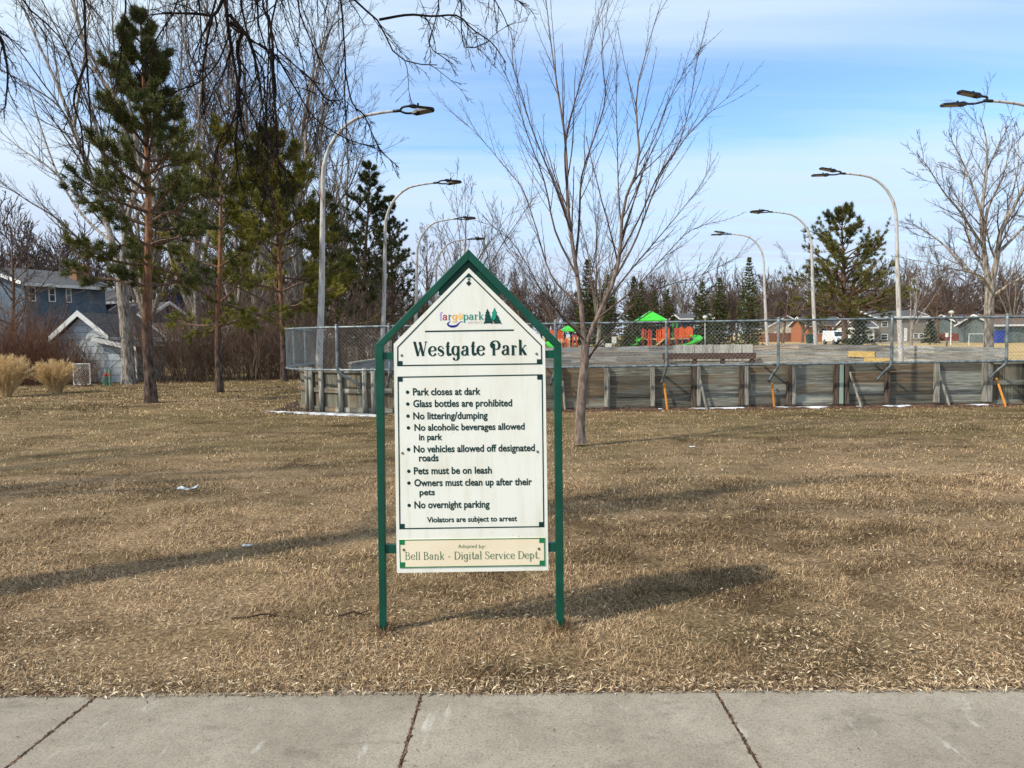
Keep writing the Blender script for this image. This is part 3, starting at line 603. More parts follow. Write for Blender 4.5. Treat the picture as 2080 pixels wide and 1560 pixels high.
# each glyph: advance, strokes [(points, mode)] mode: 'n' nib contrast, float = fixed width, 'b' ball at point
GL = {
 'W': (.80, [([(.07, .70), (.25, .0)], 'T'), ([(.25, .0), (.42, .62)], 'h'), ([(.36, .70), (.54, .0)], 'T'), ([(.54, .0), (.70, .70)], 'h'), (serif(.07, .70, .17), 'h'), (serif(.70, .70, .15), 'h')]),
 'P': (.60, [([(.19, .0), (.19, .56), (.15, .53)], 'T'), (arc(.27, .50, .235, .22, 250, 90, 1), 'skip'), (sm((.23, .30), (.38, .29), (.48, .38), (.50, .52), (.42, .66), (.28, .71), (.12, .65), (.05, .52), (.07, .42), (.12, .36), n=32), 'n'), (serif(.19, .0, .19), 'h')]),
 'a': (.47, [(sm((.10, .36), (.14, .44), (.23, XH), (.32, .42), (.335, .32), (.335, .10), (.37, .03), (.43, .02)), 'n'), ((.10, .35, .042), 'b'), (sm((.33, .28), (.20, .25), (.08, .19), (.06, .10), (.12, .015), (.22, .02), (.33, .10)), 'n')]),
 'e': (.46, [(sm((.05, .25), (.20, .245), (.38, .28), (.37, .40), (.25, XH), (.11, .40), (.05, .25), (.09, .09), (.22, .0), (.34, .04), (.41, .12), n=36), 'n')]),
 's': (.40, [(sm((.33, .36), (.27, .45), (.17, XH), (.08, .40), (.09, .31), (.20, .25), (.31, .18), (.33, .08), (.24, .0), (.12, .02), (.06, .10), n=34), 'S'), ((.33, .36, .036), 'b'), ((.07, .11, .036), 'b')]),
 't': (.34, [(sm((.22, .68), (.165, .58), (.16, .46), (.16, .10), (.21, .01), (.29, .04), (.31, .12)), 'n'), ([(.04, .46), (.28, .46)], 'h')]),
 'g': (.50, [(arc(.21, .25, .155, .22, 60, 330, 26), 'n'), (sm((.37, .46), (.37, .0), (.36, -.14), (.26, -.23), (.14, -.20), (.11, -.13)), 'n'), ((.12, -.13, .045), 'b'), (sm((.29, .44), (.37, .45), (.44, .47), n=6), 'h')]),
 'r': (.38, [([(.13, .47), (.13, .0)], 'T'), (sm((.13, .32), (.20, .44), (.29, .45)), 'h'), ((.295, .40, .048), 'b'), (serif(.13, .0, .18), 'h'), (serif(.09, .46, .10), 'h')]),
 'k': (.50, [([(.13, .74), (.13, .0)], 'T'), ([(.40, .46), (.16, .22)], 'h'), ([(.23, .27), (.41, .0)], 'T'), (serif(.13, .0, .17), 'h'), (serif(.09, .735, .10), 'h'), (serif(.41, .0, .13), 'h'), (serif(.40, .46, .12), 'h')]),
 'f': (.30, [(sm((.30, .68), (.24, .74), (.16, .68), (.14, .55), (.14, .0)), 'n'), ((.29, .66, .036), 'b'), ([(.03, .46), (.26, .46)], 'h'), (serif(.14, 0, .17), 'h')]),
 'o': (.48, [(arc(.23, .235, .17, .225, 0, 360, 30), 'n')]),
 'p': (.52, [([(.12, .47), (.12, -.24)], 'T'), (arc(.27, .235, .16, .225, 150, -150, 26), 'n'), (serif(.12, -.24, .18), 'h'), (serif(.08, .46, .10), 'h')]),
 'c': (.43, [(arc(.23, .235, .175, .225, 40, 320, 26), 'n')]),
 'v': (.46, [([(.05, .46), (.22, 0)], 'T'), ([(.22, 0), (.40, .46)], 'h'), (serif(.05, .46, .12), 'h'), (serif(.40, .46, .10), 'h')]),
 'l': (.25, [([(.12, .74), (.12, 0)], 'T'), (serif(.12, 0, .17), 'h'), (serif(.09, .735, .09), 'h')]),
 'i': (.25, [([(.12, .47), (.12, 0)], 'T'), (serif(.12, 0, .17), 'h'), (serif(.09, .46, .09), 'h'), ((.12, .63, .04), 'b')]),
 'n': (.54, [([(.12, .47), (.12, 0)], 'T'), (sm((.12, .33), (.22, .45), (.34, .44), (.40, .32), (.40, 0)), 'n'), (serif(.12, 0, .17), 'h'), (serif(.40, 0, .17), 'h'), (serif(.08, .46, .09), 'h')]),
 'B': (.58, [([(.13, .70), (.13, 0)], 'T'), (sm((.13, .69), (.30, .69), (.42, .62), (.41, .45), (.28, .38), (.13, .38)), 'n'), (sm((.28, .38), (.44, .34), (.49, .20), (.42, .05), (.28, .01), (.13, .01)), 'n'), (serif(.10, .70, .14), 'h'), (serif(.10, 0, .14), 'h')]),
 'D': (.68, [([(.13, .70), (.13, 0)], 'T'), (sm((.13, .69), (.32, .69), (.50, .62), (.60, .36), (.50, .09), (.32, .01), (.13, .01), n=26), 'n'), (serif(.10, .70, .14), 'h'), (serif(.10, 0, .14), 'h')]),
 'S': (.52, [(sm((.40, .56), (.34, .67), (.23, .70), (.10, .62), (.10, .48), (.25, .37), (.40, .27), (.42, .12), (.30, .01), (.16, .02), (.07, .14), n=36), 'S'), ([(.40, .50), (.40, .68)], 'h'), ([(.07, .03), (.07, .20)], 'h')]),
 '-': (.42, [([(.10, .24), (.32, .24)], 'm')]), '.': (.22, [((.10, .03, .045), 'b')]), ' ': (.24, []),
}
def serif_text(txt, thick, thin, space=0.0):
    V = []; F = []; x = 0.0; z = 0.0; spans = []
    for ch in txt:
        adv, st = GL[ch]; v0 = len(V); f0 = len(F)
        for pts, mode in st:
            if mode == 'skip': continue
            z += 0.00002
            if mode == 'b':
                bx, by, r = pts; k0 = len(V)
                V += [(x+bx+r*math.cos(k*math.pi/6), by+r*math.sin(k*math.pi/6), z) for k in range(12)]; F.append(list(range(k0, k0+12))); continue
            P = np.array(pts, float); P[:, 0] += x; T = np.gradient(P, axis=0); T /= np.linalg.norm(T, axis=1, keepdims=True)+1e-9
            if mode == 'T': w = np.full(len(P), thick)
            elif mode == 'h': w = np.full(len(P), thin)
            elif mode == 'm': w = np.full(len(P), (thick+thin)/2)
            elif mode == 'S':
                u = np.linspace(0, 1, len(P)); w = thin + (thick*1.05-thin)*np.exp(-((u-.5)/.22)**2)
            else: w = thin + (thick-thin)*np.abs(T[:, 1])**1.6
            Nn = np.stack([-T[:, 1], T[:, 0]], 1)*(w/2)[:, None]; k0 = len(V); n = len(P)
            for a in range(n): V += [(P[a, 0]+Nn[a, 0], P[a, 1]+Nn[a, 1], z), (P[a, 0]-Nn[a, 0], P[a, 1]-Nn[a, 1], z)]
            F += [[k0+2*a, k0+2*a+1, k0+2*a+3, k0+2*a+2] for a in range(n-1)]
        spans.append((x, x+adv, v0, len(V), f0, len(F))); x += adv+space
    return np.array(V), F, spans
def words(txt, spans):
    res = []; a = None
    for ch, sp__ in zip(txt+' ', spans+[(0, 0, 0, 0, spans[-1][5], spans[-1][5])]):
        if ch == ' ':
            if a is not None: res.append((a, e)); a = None
        else:
            if a is None: a = sp__[4]
            e = sp__[5]
    return res
tx = 'Westgate Park'; V, F, S_ = serif_text(tx, .14, .04, .03)
put_text('title_lettering', V, F, z1(470, 1103), z1(1558, 1088), 134*.21154, M['ink'], board, o1, caph=.70, groups=words(tx, S_))
tx = 'Bell Bank - Digital Service Dept.'; V, F, S_ = serif_text(tx, .075, .034, .015)
put_text('plaque_lettering', V, F, z3(392, 648), z3(1682, 634), 74*.21154, M['ink3'], plaque, o2, caph=.70, groups=words(tx, S_))
# --- logo: one coloured mesh per letter
V, F, spans = serif_text('fargopark', .115, .04, .005)
x0, x1 = V[:, 0].min(), V[:, 0].max(); pl, pr = z1(722, 757), z1(1145, 752)
cols = ['lavender', 'red', 'teal', 'orange', None, 'teal', 'teal', 'teal', 'teal']
for (xa, xb, v0, v1, f0, f1), cn in zip(spans, cols):
    if cn is None: cxo = (xa+xb)/2; continue
    Vs = V[v0:v1]; Fs = [[i-v0 for i in f] for f in F[f0:f1]]
    ta, tb = (Vs[:, 0].min()-x0)/(x1-x0), (Vs[:, 0].max()-x0)/(x1-x0)
    P = lambda t_: (pl[0]+(pr[0]-pl[0])*t_, pl[1]+(pr[1]-pl[1])*t_)
    put_text('logo_lettering', Vs, Fs, P(ta), P(tb), 74*.21154, M['logo_'+cn], board, o1, caph=.72)
sunb = MB(); c = sp(*z1(922, 728), off=o1); k = .21154*PXM
sunb.face([c+E1*22*k*math.cos(i*math.pi/8)+Vector((0, 0, 22*k*math.sin(i*math.pi/8))) for i in range(16)])
for i in range(11):
    a = math.radians(-20+i*22); d = E1*math.cos(a)+Vector((0, 0, math.sin(a))); q_ = E1*(-math.sin(a))+Vector((0, 0, math.cos(a)))
    sunb.face([c+d*28*k-q_*3*k, c+d*44*k, c+d*28*k+q_*3*k])
sunb.build('logo_sun', M['logo_yellow'], board)
swp = sm((828, 768), (812, 778), (800, 794), (815, 812), (850, 818), (885, 810), (905, 790), (920, 775), (945, 772), n=24)
wd = np.interp(np.linspace(0, 1, 24), [0, .2, .45, .65, .85, 1], [3, 16, 22, 18, 7, 5])
sw_ = MB()
for i in range(23):
    (xa, ya_), (xb, yb_) = swp[i], swp[i+1]
    def off2(j):
        (a_, b_), (c_, d_) = swp[max(j-1, 0)], swp[min(j+1, 23)]; L = math.hypot(c_-a_, d_-b_); return (-(d_-b_)/L*wd[j]/2, (c_-a_)/L*wd[j]/2)
    n0, n1_ = off2(i), off2(i+1)
    sw_.face([sp(*z1(xa+n0[0], ya_+n0[1]), off=o1), sp(*z1(xb+n1_[0], yb_+n1_[1]), off=o1), sp(*z1(xb-n1_[0], yb_-n1_[1]), off=o1), sp(*z1(xa-n0[0], ya_-n0[1]), off=o1)])
sw_.build('logo_swoosh', M['logo_navy'], board)
def logo_tree(pts, cn, lift):
    c_ = np.mean(pts, axis=0)
    for m_, gr, o_ in ((M['logo_outline'], 1.10, lift), (M['logo_'+cn], .93, lift+.0003)):
        b = MB(); b.face([sp(*z1(c_[0]+(x-c_[0])*gr, c_[1]+(y-c_[1])*gr), off=o1+o_) for x, y in pts][::-1]); b.build('logo_tree', m_, board)
logo_tree([(1250, 642), (1264, 678), (1272, 682), (1268, 700), (1262, 740), (1238, 770), (1222, 740), (1230, 705), (1228, 684), (1236, 678)], 'tree_light', .0)
logo_tree([(1182, 655), (1196, 682), (1204, 686), (1198, 696), (1206, 714), (1214, 720), (1208, 728), (1222, 758), (1232, 786), (1200, 780), (1172, 782), (1148, 786), (1162, 752), (1156, 748), (1166, 724), (1158, 718), (1170, 698), (1164, 690), (1172, 682)], 'tree_dark', .0006)
logo_tree([(1276, 708), (1288, 730), (1294, 734), (1290, 742), (1300, 756), (1306, 760), (1302, 768), (1318, 788), (1290, 784), (1262, 786), (1244, 784), (1252, 764), (1258, 744), (1264, 734), (1268, 722)], 'tree_dark', .0012)

# ------------------------------------------------------------------ litter on the lawn
p = gnd(380, 994); b = MB()
Vp = spline([(-.12, .02, .02), (-.06, -.01, .035), (0, -.02, .012), (.06, 0, .02), (.10, .04, .045)], 10)
for i in range(9):
    a, c_ = Vp[i], Vp[i+1]; w = .03+.012*math.sin(i*1.7)
    b.face([(p.x+a[0], p.y+a[1]-w, a[2]*.4), (p.x+c_[0], p.y+c_[1]-w, c_[2]*.4), (p.x+c_[0], p.y+c_[1]+w, c_[2]), (p.x+a[0], p.y+a[1]+w, a[2])])
o = b.build('plastic_scrap', M['plastic']); tag(o, 'crumpled white plastic scrap lying on the lawn left of the sign', 'litter')
sol = o.modifiers.new('solid', 'SOLIDIFY'); sol.thickness = .002
for px, py, L, ang, lab in ((530, 1256, .34, .12, 'thin dark fallen stick on the lawn left of the sign posts'), (712, 1252, .20, .25, 'short thick dark stick beside the left sign post')):
    q = gnd(px, py); b = MB(); a = np.linspace(-.5, .5, 9)
    b.tube([(q.x+L*t_*math.cos(ang), q.y+L*t_*math.sin(ang)+.012*math.sin(t_*11), .014+.01*math.cos(t_*7)) for t_ in a], list(np.interp(a, [-.5, .5], [.008, .003])), 6)
    b.tube([(q.x+.05, q.y, .014), (q.x+.10, q.y+.05, .02)], [.004, .002], 5)
    tag(b.build('fallen_stick', M['stick'], None, True), lab, 'stick')
for px, py, cols_, lab in ((1405, 910, 'plastic', 'flattened pale paper scrap on the grass in front of the rink'), (500, 1113, 'plastic', 'tiny white paper scrap in the shadow band on the lawn')):
    q = gnd(px, py); b = MB()
    for i in range(4):
        x_ = q.x+.02*(i-1.5); b.face([(x_, q.y-.014, .02), (x_+.019, q.y-.014, .022+.004*(i % 2)), (x_+.02, q.y+.016, .03), (x_, q.y+.014, .022+.004*((i+1) % 2))])
    o = b.build('paper_scrap', M[cols_]); tag(o, lab, 'litter'); so_ = o.modifiers.new('solid', 'SOLIDIFY'); so_.thickness = .002

# ------------------------------------------------------------------ rink boards
YF = 16.3; ZT = 1.0
def fx(px, Y=YF, py=833): return at(px, py, Y).x
rr = random.Random(3)
RB = thing('rink_boards', 'weathered timber rink boards with vertical posts and leaning braces behind the tree', 'boards', (fx(1400), YF, 0), group='timber walls of the rink')
def plank_course(b, pts, z0, z1_, th, rnd, lmin=2.2, lmax=4.2, gapw=.004):
    """planks laid end to end along a path (list of 2-D points)"""
    P = np.array(pts, float); d = np.concatenate([[0], np.cumsum(np.hypot(*np.diff(P, axis=0).T))]); L = d[-1]; x = 0.0
    while x < L-1e-3:
        x1_ = min(L, x+rnd.uniform(lmin, lmax)); 
        if L-x1_ < .4: x1_ = L
        k = max(1, int((x1_-x)/1.0)) if len(pts) > 2 else 1
        a = np.array([np.interp(np.linspace(x+gapw, x1_-gapw, k+1), d, P[:, i]) for i in (0, 1)]).T
        j = rnd.uniform(-.004, .004)
        Vv = []
        T = np.gradient(a, axis=0) if k > 0 else a; T /= np.linalg.norm(T, axis=1, keepdims=True); Nn = np.stack([-T[:, 1], T[:, 0]], 1)
        for i in range(k+1):
            for sgn, zz_ in ((-1, z0), (-1, z1_), (1, z1_), (1, z0)):
                q = a[i]+Nn[i]*(th/2*sgn+j); Vv.append((q[0], q[1], zz_+rnd.uniform(-.002, .002)))
        q4 = [(4*i+m_, 4*i+(m_+1) % 4, 4*(i+1)+(m_+1) % 4, 4*(i+1)+m_) for i in range(k) for m_ in range(4)]
        b.add(Vv, [np.array(q4), np.array([(0, 1, 2, 3)]), np.array([(4*k+3, 4*k+2, 4*k+1, 4*k)])]); x = x1_
xa, xb = fx(798), fx(2006)
pl_ = MB(); zc = [.07, .30, .53, .77, ZT]
posts_px = [(1140, 'b'), (1231, 'a'), (1325, 'a'), (1407, 'b'), (1417, 'a'), (1504, 'b'), (1514, 'a'), (1600, 'b'), (1609, 'a'), (1695, 'b'), (1705, 'c'), (1717, 'b'), (1799, 'b'), (1899, 'a'), (1996, 'a'), (2005, 'a')]
joints = [xa, fx(900), fx(1020), fx(1140), fx(1231), fx(1412), fx(1509), fx(1604), fx(1700), fx(1799), fx(1899), xb]
for u, v in zip(joints[:-1], joints[1:]):
    for z0, z1_ in zip(zc[:-1], zc[1:]): plank_course(pl_, [(u, YF+.03), (v, YF+.03)], z0+.0025, z1_-.0025, .04, rr, 9, 10)
pl_.build('plank_panel', M['wood_h'], RB)
kb = MB(); kb.box(((xa+xb)/2, YF+.035, .033), (xb-xa, .05, .066)); kb.build('kick_board', M['post_b'], RB)
for px, k in posts_px:
    x = fx(px); b = MB(); w = .085; jx = rr.uniform(-.012, .012)
    b.prism([(x-w/2, YF-.095, -.02), (x+w/2, YF-.095, -.02), (x+w/2+jx, YF-.095, ZT+.01), (x-w/2+jx, YF-.095, ZT+.01)], (0, .10, 0))
    b.build('post', M['post_'+k], RB)
    b = MB(); b.box((x, YF-.05, .045), (w+.012, .115, .1)); b.build('post_foot', M['wet'], RB)
def brace(pa, pb, m, lab=None, w=.04, yo=.55):
    a = at(pa[0], pa[1], YF-.08); b_ = gnd(pb[0], pb[1]); b = MB()
    if m == 'orange_pipe': b.tube([a, b_], .024, 10)
    else: b.beam(a, b_, w, w)
    o = b.build('brace', M[m], RB)
    if lab: o['label'] = lab
for pa, pb in (((1422, 770), (1436, 833)), ((1520, 753), (1529, 829)), ((1726, 755), (1750, 829)), ((1907, 758), (1929, 826)), ((1236, 757), (1238, 834)), ((1143, 772), (1148, 836))): brace(pa, pb, 'post_a')
for pa, pb in (((1349, 779), (1356, 834)), ((1569, 778), (1573, 830)), ((2024, 768), (2043, 826))): brace(pa, pb, 'orange_pipe', 'bright orange brace pipe')
# curved corner of vertical boards at the left end, and the right one
def vertical_wall(b, path, z0, z1_, w, th, rnd):
    P = np.array(path, float); d = np.concatenate([[0], np.cumsum(np.hypot(*np.diff(P, axis=0).T))]); n = int(d[-1]/w)
    for i in range(n):
        a, c_ = (np.array([np.interp(x, d, P[:, k]) for k in (0, 1)]) for x in (i*w+.003, (i+1)*w-.003))
        dn = (c_-a)/np.linalg.norm(c_-a); nn = np.array([-dn[1], dn[0]])*th/2; j = rnd.uniform(-.004, .004)
        f = [(*(a-nn+nn*j*20), z0), (*(c_-nn+nn*j*20), z0), (*(c_-nn+nn*j*20), z1_), (*(a-nn+nn*j*20), z1_)]
        b.prism(f, (2*nn[0], 2*nn[1], 0))
XC = fx(798); RC = 2.75
cor = [(XC-RC*math.sin(a), YF+.04+RC-RC*math.cos(a)) for a in np.linspace(0, math.radians(88), 22)]
b = MB(); vertical_wall(b, cor, .06, ZT-.02, .17, .03, rr); b.build('upright_board_panel', M['wood_v'], RB)
def rail(name, path, z, h, th, out, m, parent):
    b = MB(); P = np.array(path)
    for a, c_ in zip(P[:-1], P[1:]):
        dn = (c_-a)/np.linalg.norm(c_-a); nn = np.array([dn[1], -dn[0]])
        b.beam((*(a-nn*out), z), (*(c_-nn*out), z), th, h)
    return b.build(name, m, parent)
for z, h in ((ZT-.05, .09), (.50, .10), (.07, .11)): rail('rail', cor, z, h, .035, -.035*0+.04*-1*-1, M['wood_h'], RB)
for px in (629, 636, 656, 692, 740, 769):
    best = min(cor, key=lambda c_: abs(at(px, 800, c_[1]).x-c_[0])); i = cor.index(best)
    t_ = np.array(cor[min(i+1, 21)])-np.array(cor[max(i-1, 0)]); t_ /= np.linalg.norm(t_); nn = np.array([-t_[1], t_[0]])
    q = np.array(best)+nn*.09; b = MB()
    b.tube([(q[0], q[1], -.02), (q[0]+rr.uniform(-.01, .01), q[1], ZT+.02)], [.062, .052], 9); b.build('post', M['post_a'], RB, True)
# right end turns away from the camera
XR = xb; RR = 5.4
corr = [(XR+RR*math.sin(a), YF+.04+RR-RR*math.cos(a)) for a in np.linspace(0, math.radians(90), 22)]
b = MB(); vertical_wall(b, corr, .06, ZT-.02, .17, .03, rr); b.build('upright_board_panel', M['wood_v'], RB)
for z, h in ((ZT-.05, .09), (.50, .10), (.07, .11)): rail('rail', corr, z, h, .035, -.03, M['wood_h'], RB)
for i in (2, 5, 9, 14):
    q = corr[i]; b = MB(); b.tube([(q[0]+.03, q[1]-.1, -.02), (q[0]+.03, q[1]-.1, ZT)], .05, 9); b.build('post', M['post_a'], RB, True)
# left side boards running back
ls = [(-4.15, 17.6), (-4.05, 37.0)]
LSB = thing('rink_boards', 'dark grey side boards of the rink running back behind the chain-link fence', 'boards', (-4.1, 24, 0), group='timber walls of the rink')
b = MB()
for z0, z1_ in ((.0, .36), (.36, .72), (.72, 1.07)): plank_course(b, ls, z0+.003, z1_-.003, .05, rr, 2.4, 4)
b.build('plank_panel', M['wood_far'], LSB)
b = MB(); b.beam((ls[0][0], ls[0][1], 1.09), (ls[1][0], ls[1][1], 1.09), .12, .04); b.build('cap_rail', M['post_a'], LSB)
# right side and far end
FXR = 15.5; cen = (7.0, 30.0); RRR = 8.5
farp = [(FXR, 23.9), (FXR, 27), (FXR, 30)] + [(cen[0]+RRR*math.cos(a), cen[1]+RRR*math.sin(a)) for a in np.linspace(.08, math.pi/2, 14)] + [(2.0, 38.5), (-4.0, 38.5)]
FB = thing('rink_boards', 'far curved grey plank boards of the rink with a bleached upright-board section', 'boards', (12, 36, 0), group='timber walls of the rink')
b = MB()
for z0, z1_ in ((.0, .28), (.28, .55), (.55, .82), (.82, 1.09)): plank_course(b, farp, z0+.008, z1_-.008+rr.uniform(-.01, .01), .05, rr, 1.2, 3.4)
b.build('plank_panel', M['wood_far'], FB)
def inner(px, Yg=30):      # point on the far path seen at pixel px, pulled 6 cm to the inside
    best = None
    for a, c_ in zip(farp[:-1], farp[1:]):
        for t_ in np.linspace(0, 1, 40):
            x, y = a[0]+(c_[0]-a[0])*t_, a[1]+(c_[1]-a[1])*t_; e = abs(at(px, 715, y).x-x)
            if best is None or e < best[0]: best = (e, x, y)
    v = np.array((cen[0]-best[1], cen[1]-best[2])); v /= np.linalg.norm(v); return (best[1]+v[0]*.07, best[2]+v[1]*.07)
wp = [inner(p_) for p_ in np.linspace(1531, 1368, 12)]
b = MB(); vertical_wall(b, wp, .3, 1.12, .12, .03, rr); o = b.build('upright_board_panel', M['wood_white'], FB); o['label'] = 'bleached white upright board section'
for pa, pb, z0, z1_ in ((1780, 1726, .56, .80), (1812, 1758, .30, .53)):
    b = MB(); plank_course(b, [inner(pa), inner(pb)], z0, z1_, .02, rr, 9, 10); o = b.build('repair_plank', M['wood_yellow'], FB); o['label'] = 'fresh yellow repair plank'
bn = MB(); A, B = Vector((*inner(1537), 0)), Vector((*inner(1348), 0)); dd = Vector((cen[0], cen[1], 0))-(A+B)/2; dd.normalize()
BN = thing('bench', 'long dark brown plank bench along the far side of the rink', 'bench', tuple((A+B)/2+dd*.35))
A2, B2 = A+dd*.4, B+dd*.4
bn.beam((A2.x, A2.y, .56), (B2.x, B2.y, .56), .32, .30); bn.build('seat', M['wood_dark'], BN)
for t_ in (.04, .35, .65, .96):
    q = A2.lerp(B2, t_); b = MB(); b.box((q.x, q.y, .21), (.2, .2, .42)); b.build('leg', M['wood_dark'], BN)

# ------------------------------------------------------------------ chain-link fence carried above the boards
YC = 15.95; ZB, ZTOP = .985, 1.925
CF = thing('chain_link_fence', 'galvanised chain-link fence on bent steel posts above the rink boards', 'fence', (fx(1400), YC, 0))
RF = RC+.32
fpath = [(XR+RF*1.9*math.sin(a), YC+RF*1.9*(1-math.cos(a))) for a in np.linspace(math.radians(60), 0, 10)] + [(x, YC) for x in np.linspace(XR-.3, XC+.3, 30)] + \
        [(XC-RF*math.sin(a), YC+RF-RF*math.cos(a)) for a in np.linspace(0, math.radians(90), 18)] + [(XC-RF, YC+RF+d) for d in (1.0, 2.2)]
fp = np.array(fpath); fd = np.concatenate([[0], np.cumsum(np.hypot(*np.diff(fp, axis=0).T))])
def fpt(s_): return np.array([np.interp(s_, fd, fp[:, 0]), np.interp(s_, fd, fp[:, 1])]).T
for z, nm in ((ZTOP, 'top_rail'), (ZB, 'bottom_rail')):
    b = MB(); ss = np.linspace(0, fd[-1], 120); q = fpt(ss); b.tube([(x, y, z) for x, y in q], .024, 8); b.build(nm, M['galv'], CF, True)
# mesh: two families of diagonal wires
H = ZTOP-ZB; pitch = .088; nk = 8
b = MB(); Pw = []
L = fd[-1]; s0 = -H
while s0 < L:
    for sg in (1, -1):
        t_ = np.linspace(0, 1, nk); sx = s0+H*t_ if sg == 1 else s0+H*(1-t_); z = ZB+H*t_
        ok = (sx >= 0) & (sx <= L)
        if ok.sum() >= 2:
            lo_, hi_ = max(0, sx.min()), min(L, sx.max()); sx2 = np.linspace(sx[0], sx[-1], nk); sx2 = np.clip(sx2, 0, L); q = fpt(sx2); 
            Pw.append(np.column_stack([q[:, 0], q[:, 1]+.0025*sg, z]))
    s0 += pitch
Pw = np.array(Pw); b.tubes(Pw, np.full(Pw.shape[:2], .0026), 3); b.build('wire_mesh', M['wire'], CF)
def fence_post(px, lower_dx):
    if px > 700:
        x = at(px, 700, YC).x; y = YC; nx_, ny_ = 0, 1
    else:
        s_ = min(np.linspace(fd[-1]*.6, fd[-1], 900), key=lambda s1: abs(at(px, 700, fpt(s1)[1]).x-fpt(s1)[0])); x, y = fpt(s_); c0 = (XC, YC+RF); v = np.array((c0[0]-x, c0[1]-y)); v /= np.linalg.norm(v); nx_, ny_ = v
    y -= .03*ny_; x -= .03*nx_; tx_ = lower_dx
    pts = [(x, y, ZTOP+.03), (x, y, 1.4), (x, y, ZB+.02), (x+tx_*.12, y+.02*ny_, .90), (x+tx_*.45+.04*nx_, y+.10*ny_, .80), (x+tx_*.85+.12*nx_, y+.18*ny_, .67), (x+tx_+.16*nx_, y+.22*ny_, .60)]
    b = MB(); b.tube(list(spline(pts, 22)), .031, 9); o = b.build('post', M['galv'], CF, True)
    b = MB(); b.ball((x, y, ZTOP+.04), .034, 8, 5); b.build('post_cap', M['galv'], o, True)
    if px > 700:
        b = MB(); b.beam((x, y+.02, ZB-.03), (x-.22, YF-.02, ZB-.01), .05, .02); b.build('bracket', M['galv'], CF)
for px, dx in ((599, .42), (622, .40), (686, .42), (791, -.1), (900, -.1), (1128, -.1), (1353, -.06), (1580, -.13), (1810, -.20), (2043, -.22)): fence_post(px, dx)

# snow, puddle and leafy strip along the foot of the boards
def blob(name, m, pts, z, h, kind='structure'):
    b = MB(); q = [gnd(*p) for p in pts]; n = len(q); c = sum(q, Vector())/n
    V = [(p.x, p.y, .002+z*.3) for p in q] + [(c.x+(p.x-c.x)*.82, c.y+(p.y-c.y)*.6, z+h) for p in q] + [(c.x, c.y, z+h*1.1)]
    b.add(V, [np.array([(i, (i+1) % n, n+(i+1) % n, n+i) for i in range(n)]), np.array([(n+i, n+(i+1) % n, 2*n) for i in range(n)])])
    return tag(b.build(name, m, None, True), kind=kind)
blob('wet_soil', M['wet'], [(556, 833), (600, 815), (640, 822), (700, 833), (770, 841), (800, 845), (740, 846), (640, 842), (580, 839)], .004, .003)
blob('snow_strip', M['snow'], [(534, 835), (560, 835), (620, 838), (700, 841), (768, 843), (768, 847), (700, 845.5), (620, 842), (560, 838.5)], .012, .012)
b = MB(); rs = np.random.default_rng(8)
xs_ = np.linspace(fx(1145), fx(2070), 140); 
V = []; 
for x in xs_:
    w0 = .10+.05*math.sin(x*2.7)+.04*rs.random(); V += [(x, YF-.02, .03), (x, YF-.10, .035+.02*rs.random()), (x, YF-.14-w0, .003)]
b.add(V, [np.array([(3*i+k, 3*i+k+3, 3*i+k+4, 3*i+k+1) for i in range(len(xs_)-1) for k in (0, 1)])])
tag(b.build('leafy_soil', M['dirt'], None, True), kind='structure')
b = MB(); V = []; xs_ = np.linspace(fx(1335), fx(1998), 90)
for x in xs_:
    w0 = max(.003, .022+.026*math.sin(x*3.3)+.022*math.sin(x*7.1)); hs_ = .02+min(.03, w0); V += [(x, YF-.10, hs_), (x, YF-.10-w0, hs_), (x, YF-.11-w0*1.4, .004)]
b.add(V, [np.array([(3*i+k, 3*i+k+3, 3*i+k+4, 3*i+k+1) for i in range(len(xs_)-1) for k in (0, 1)])])
tag(b.build('snow_strip', M['snow'], None, True), kind='structure')

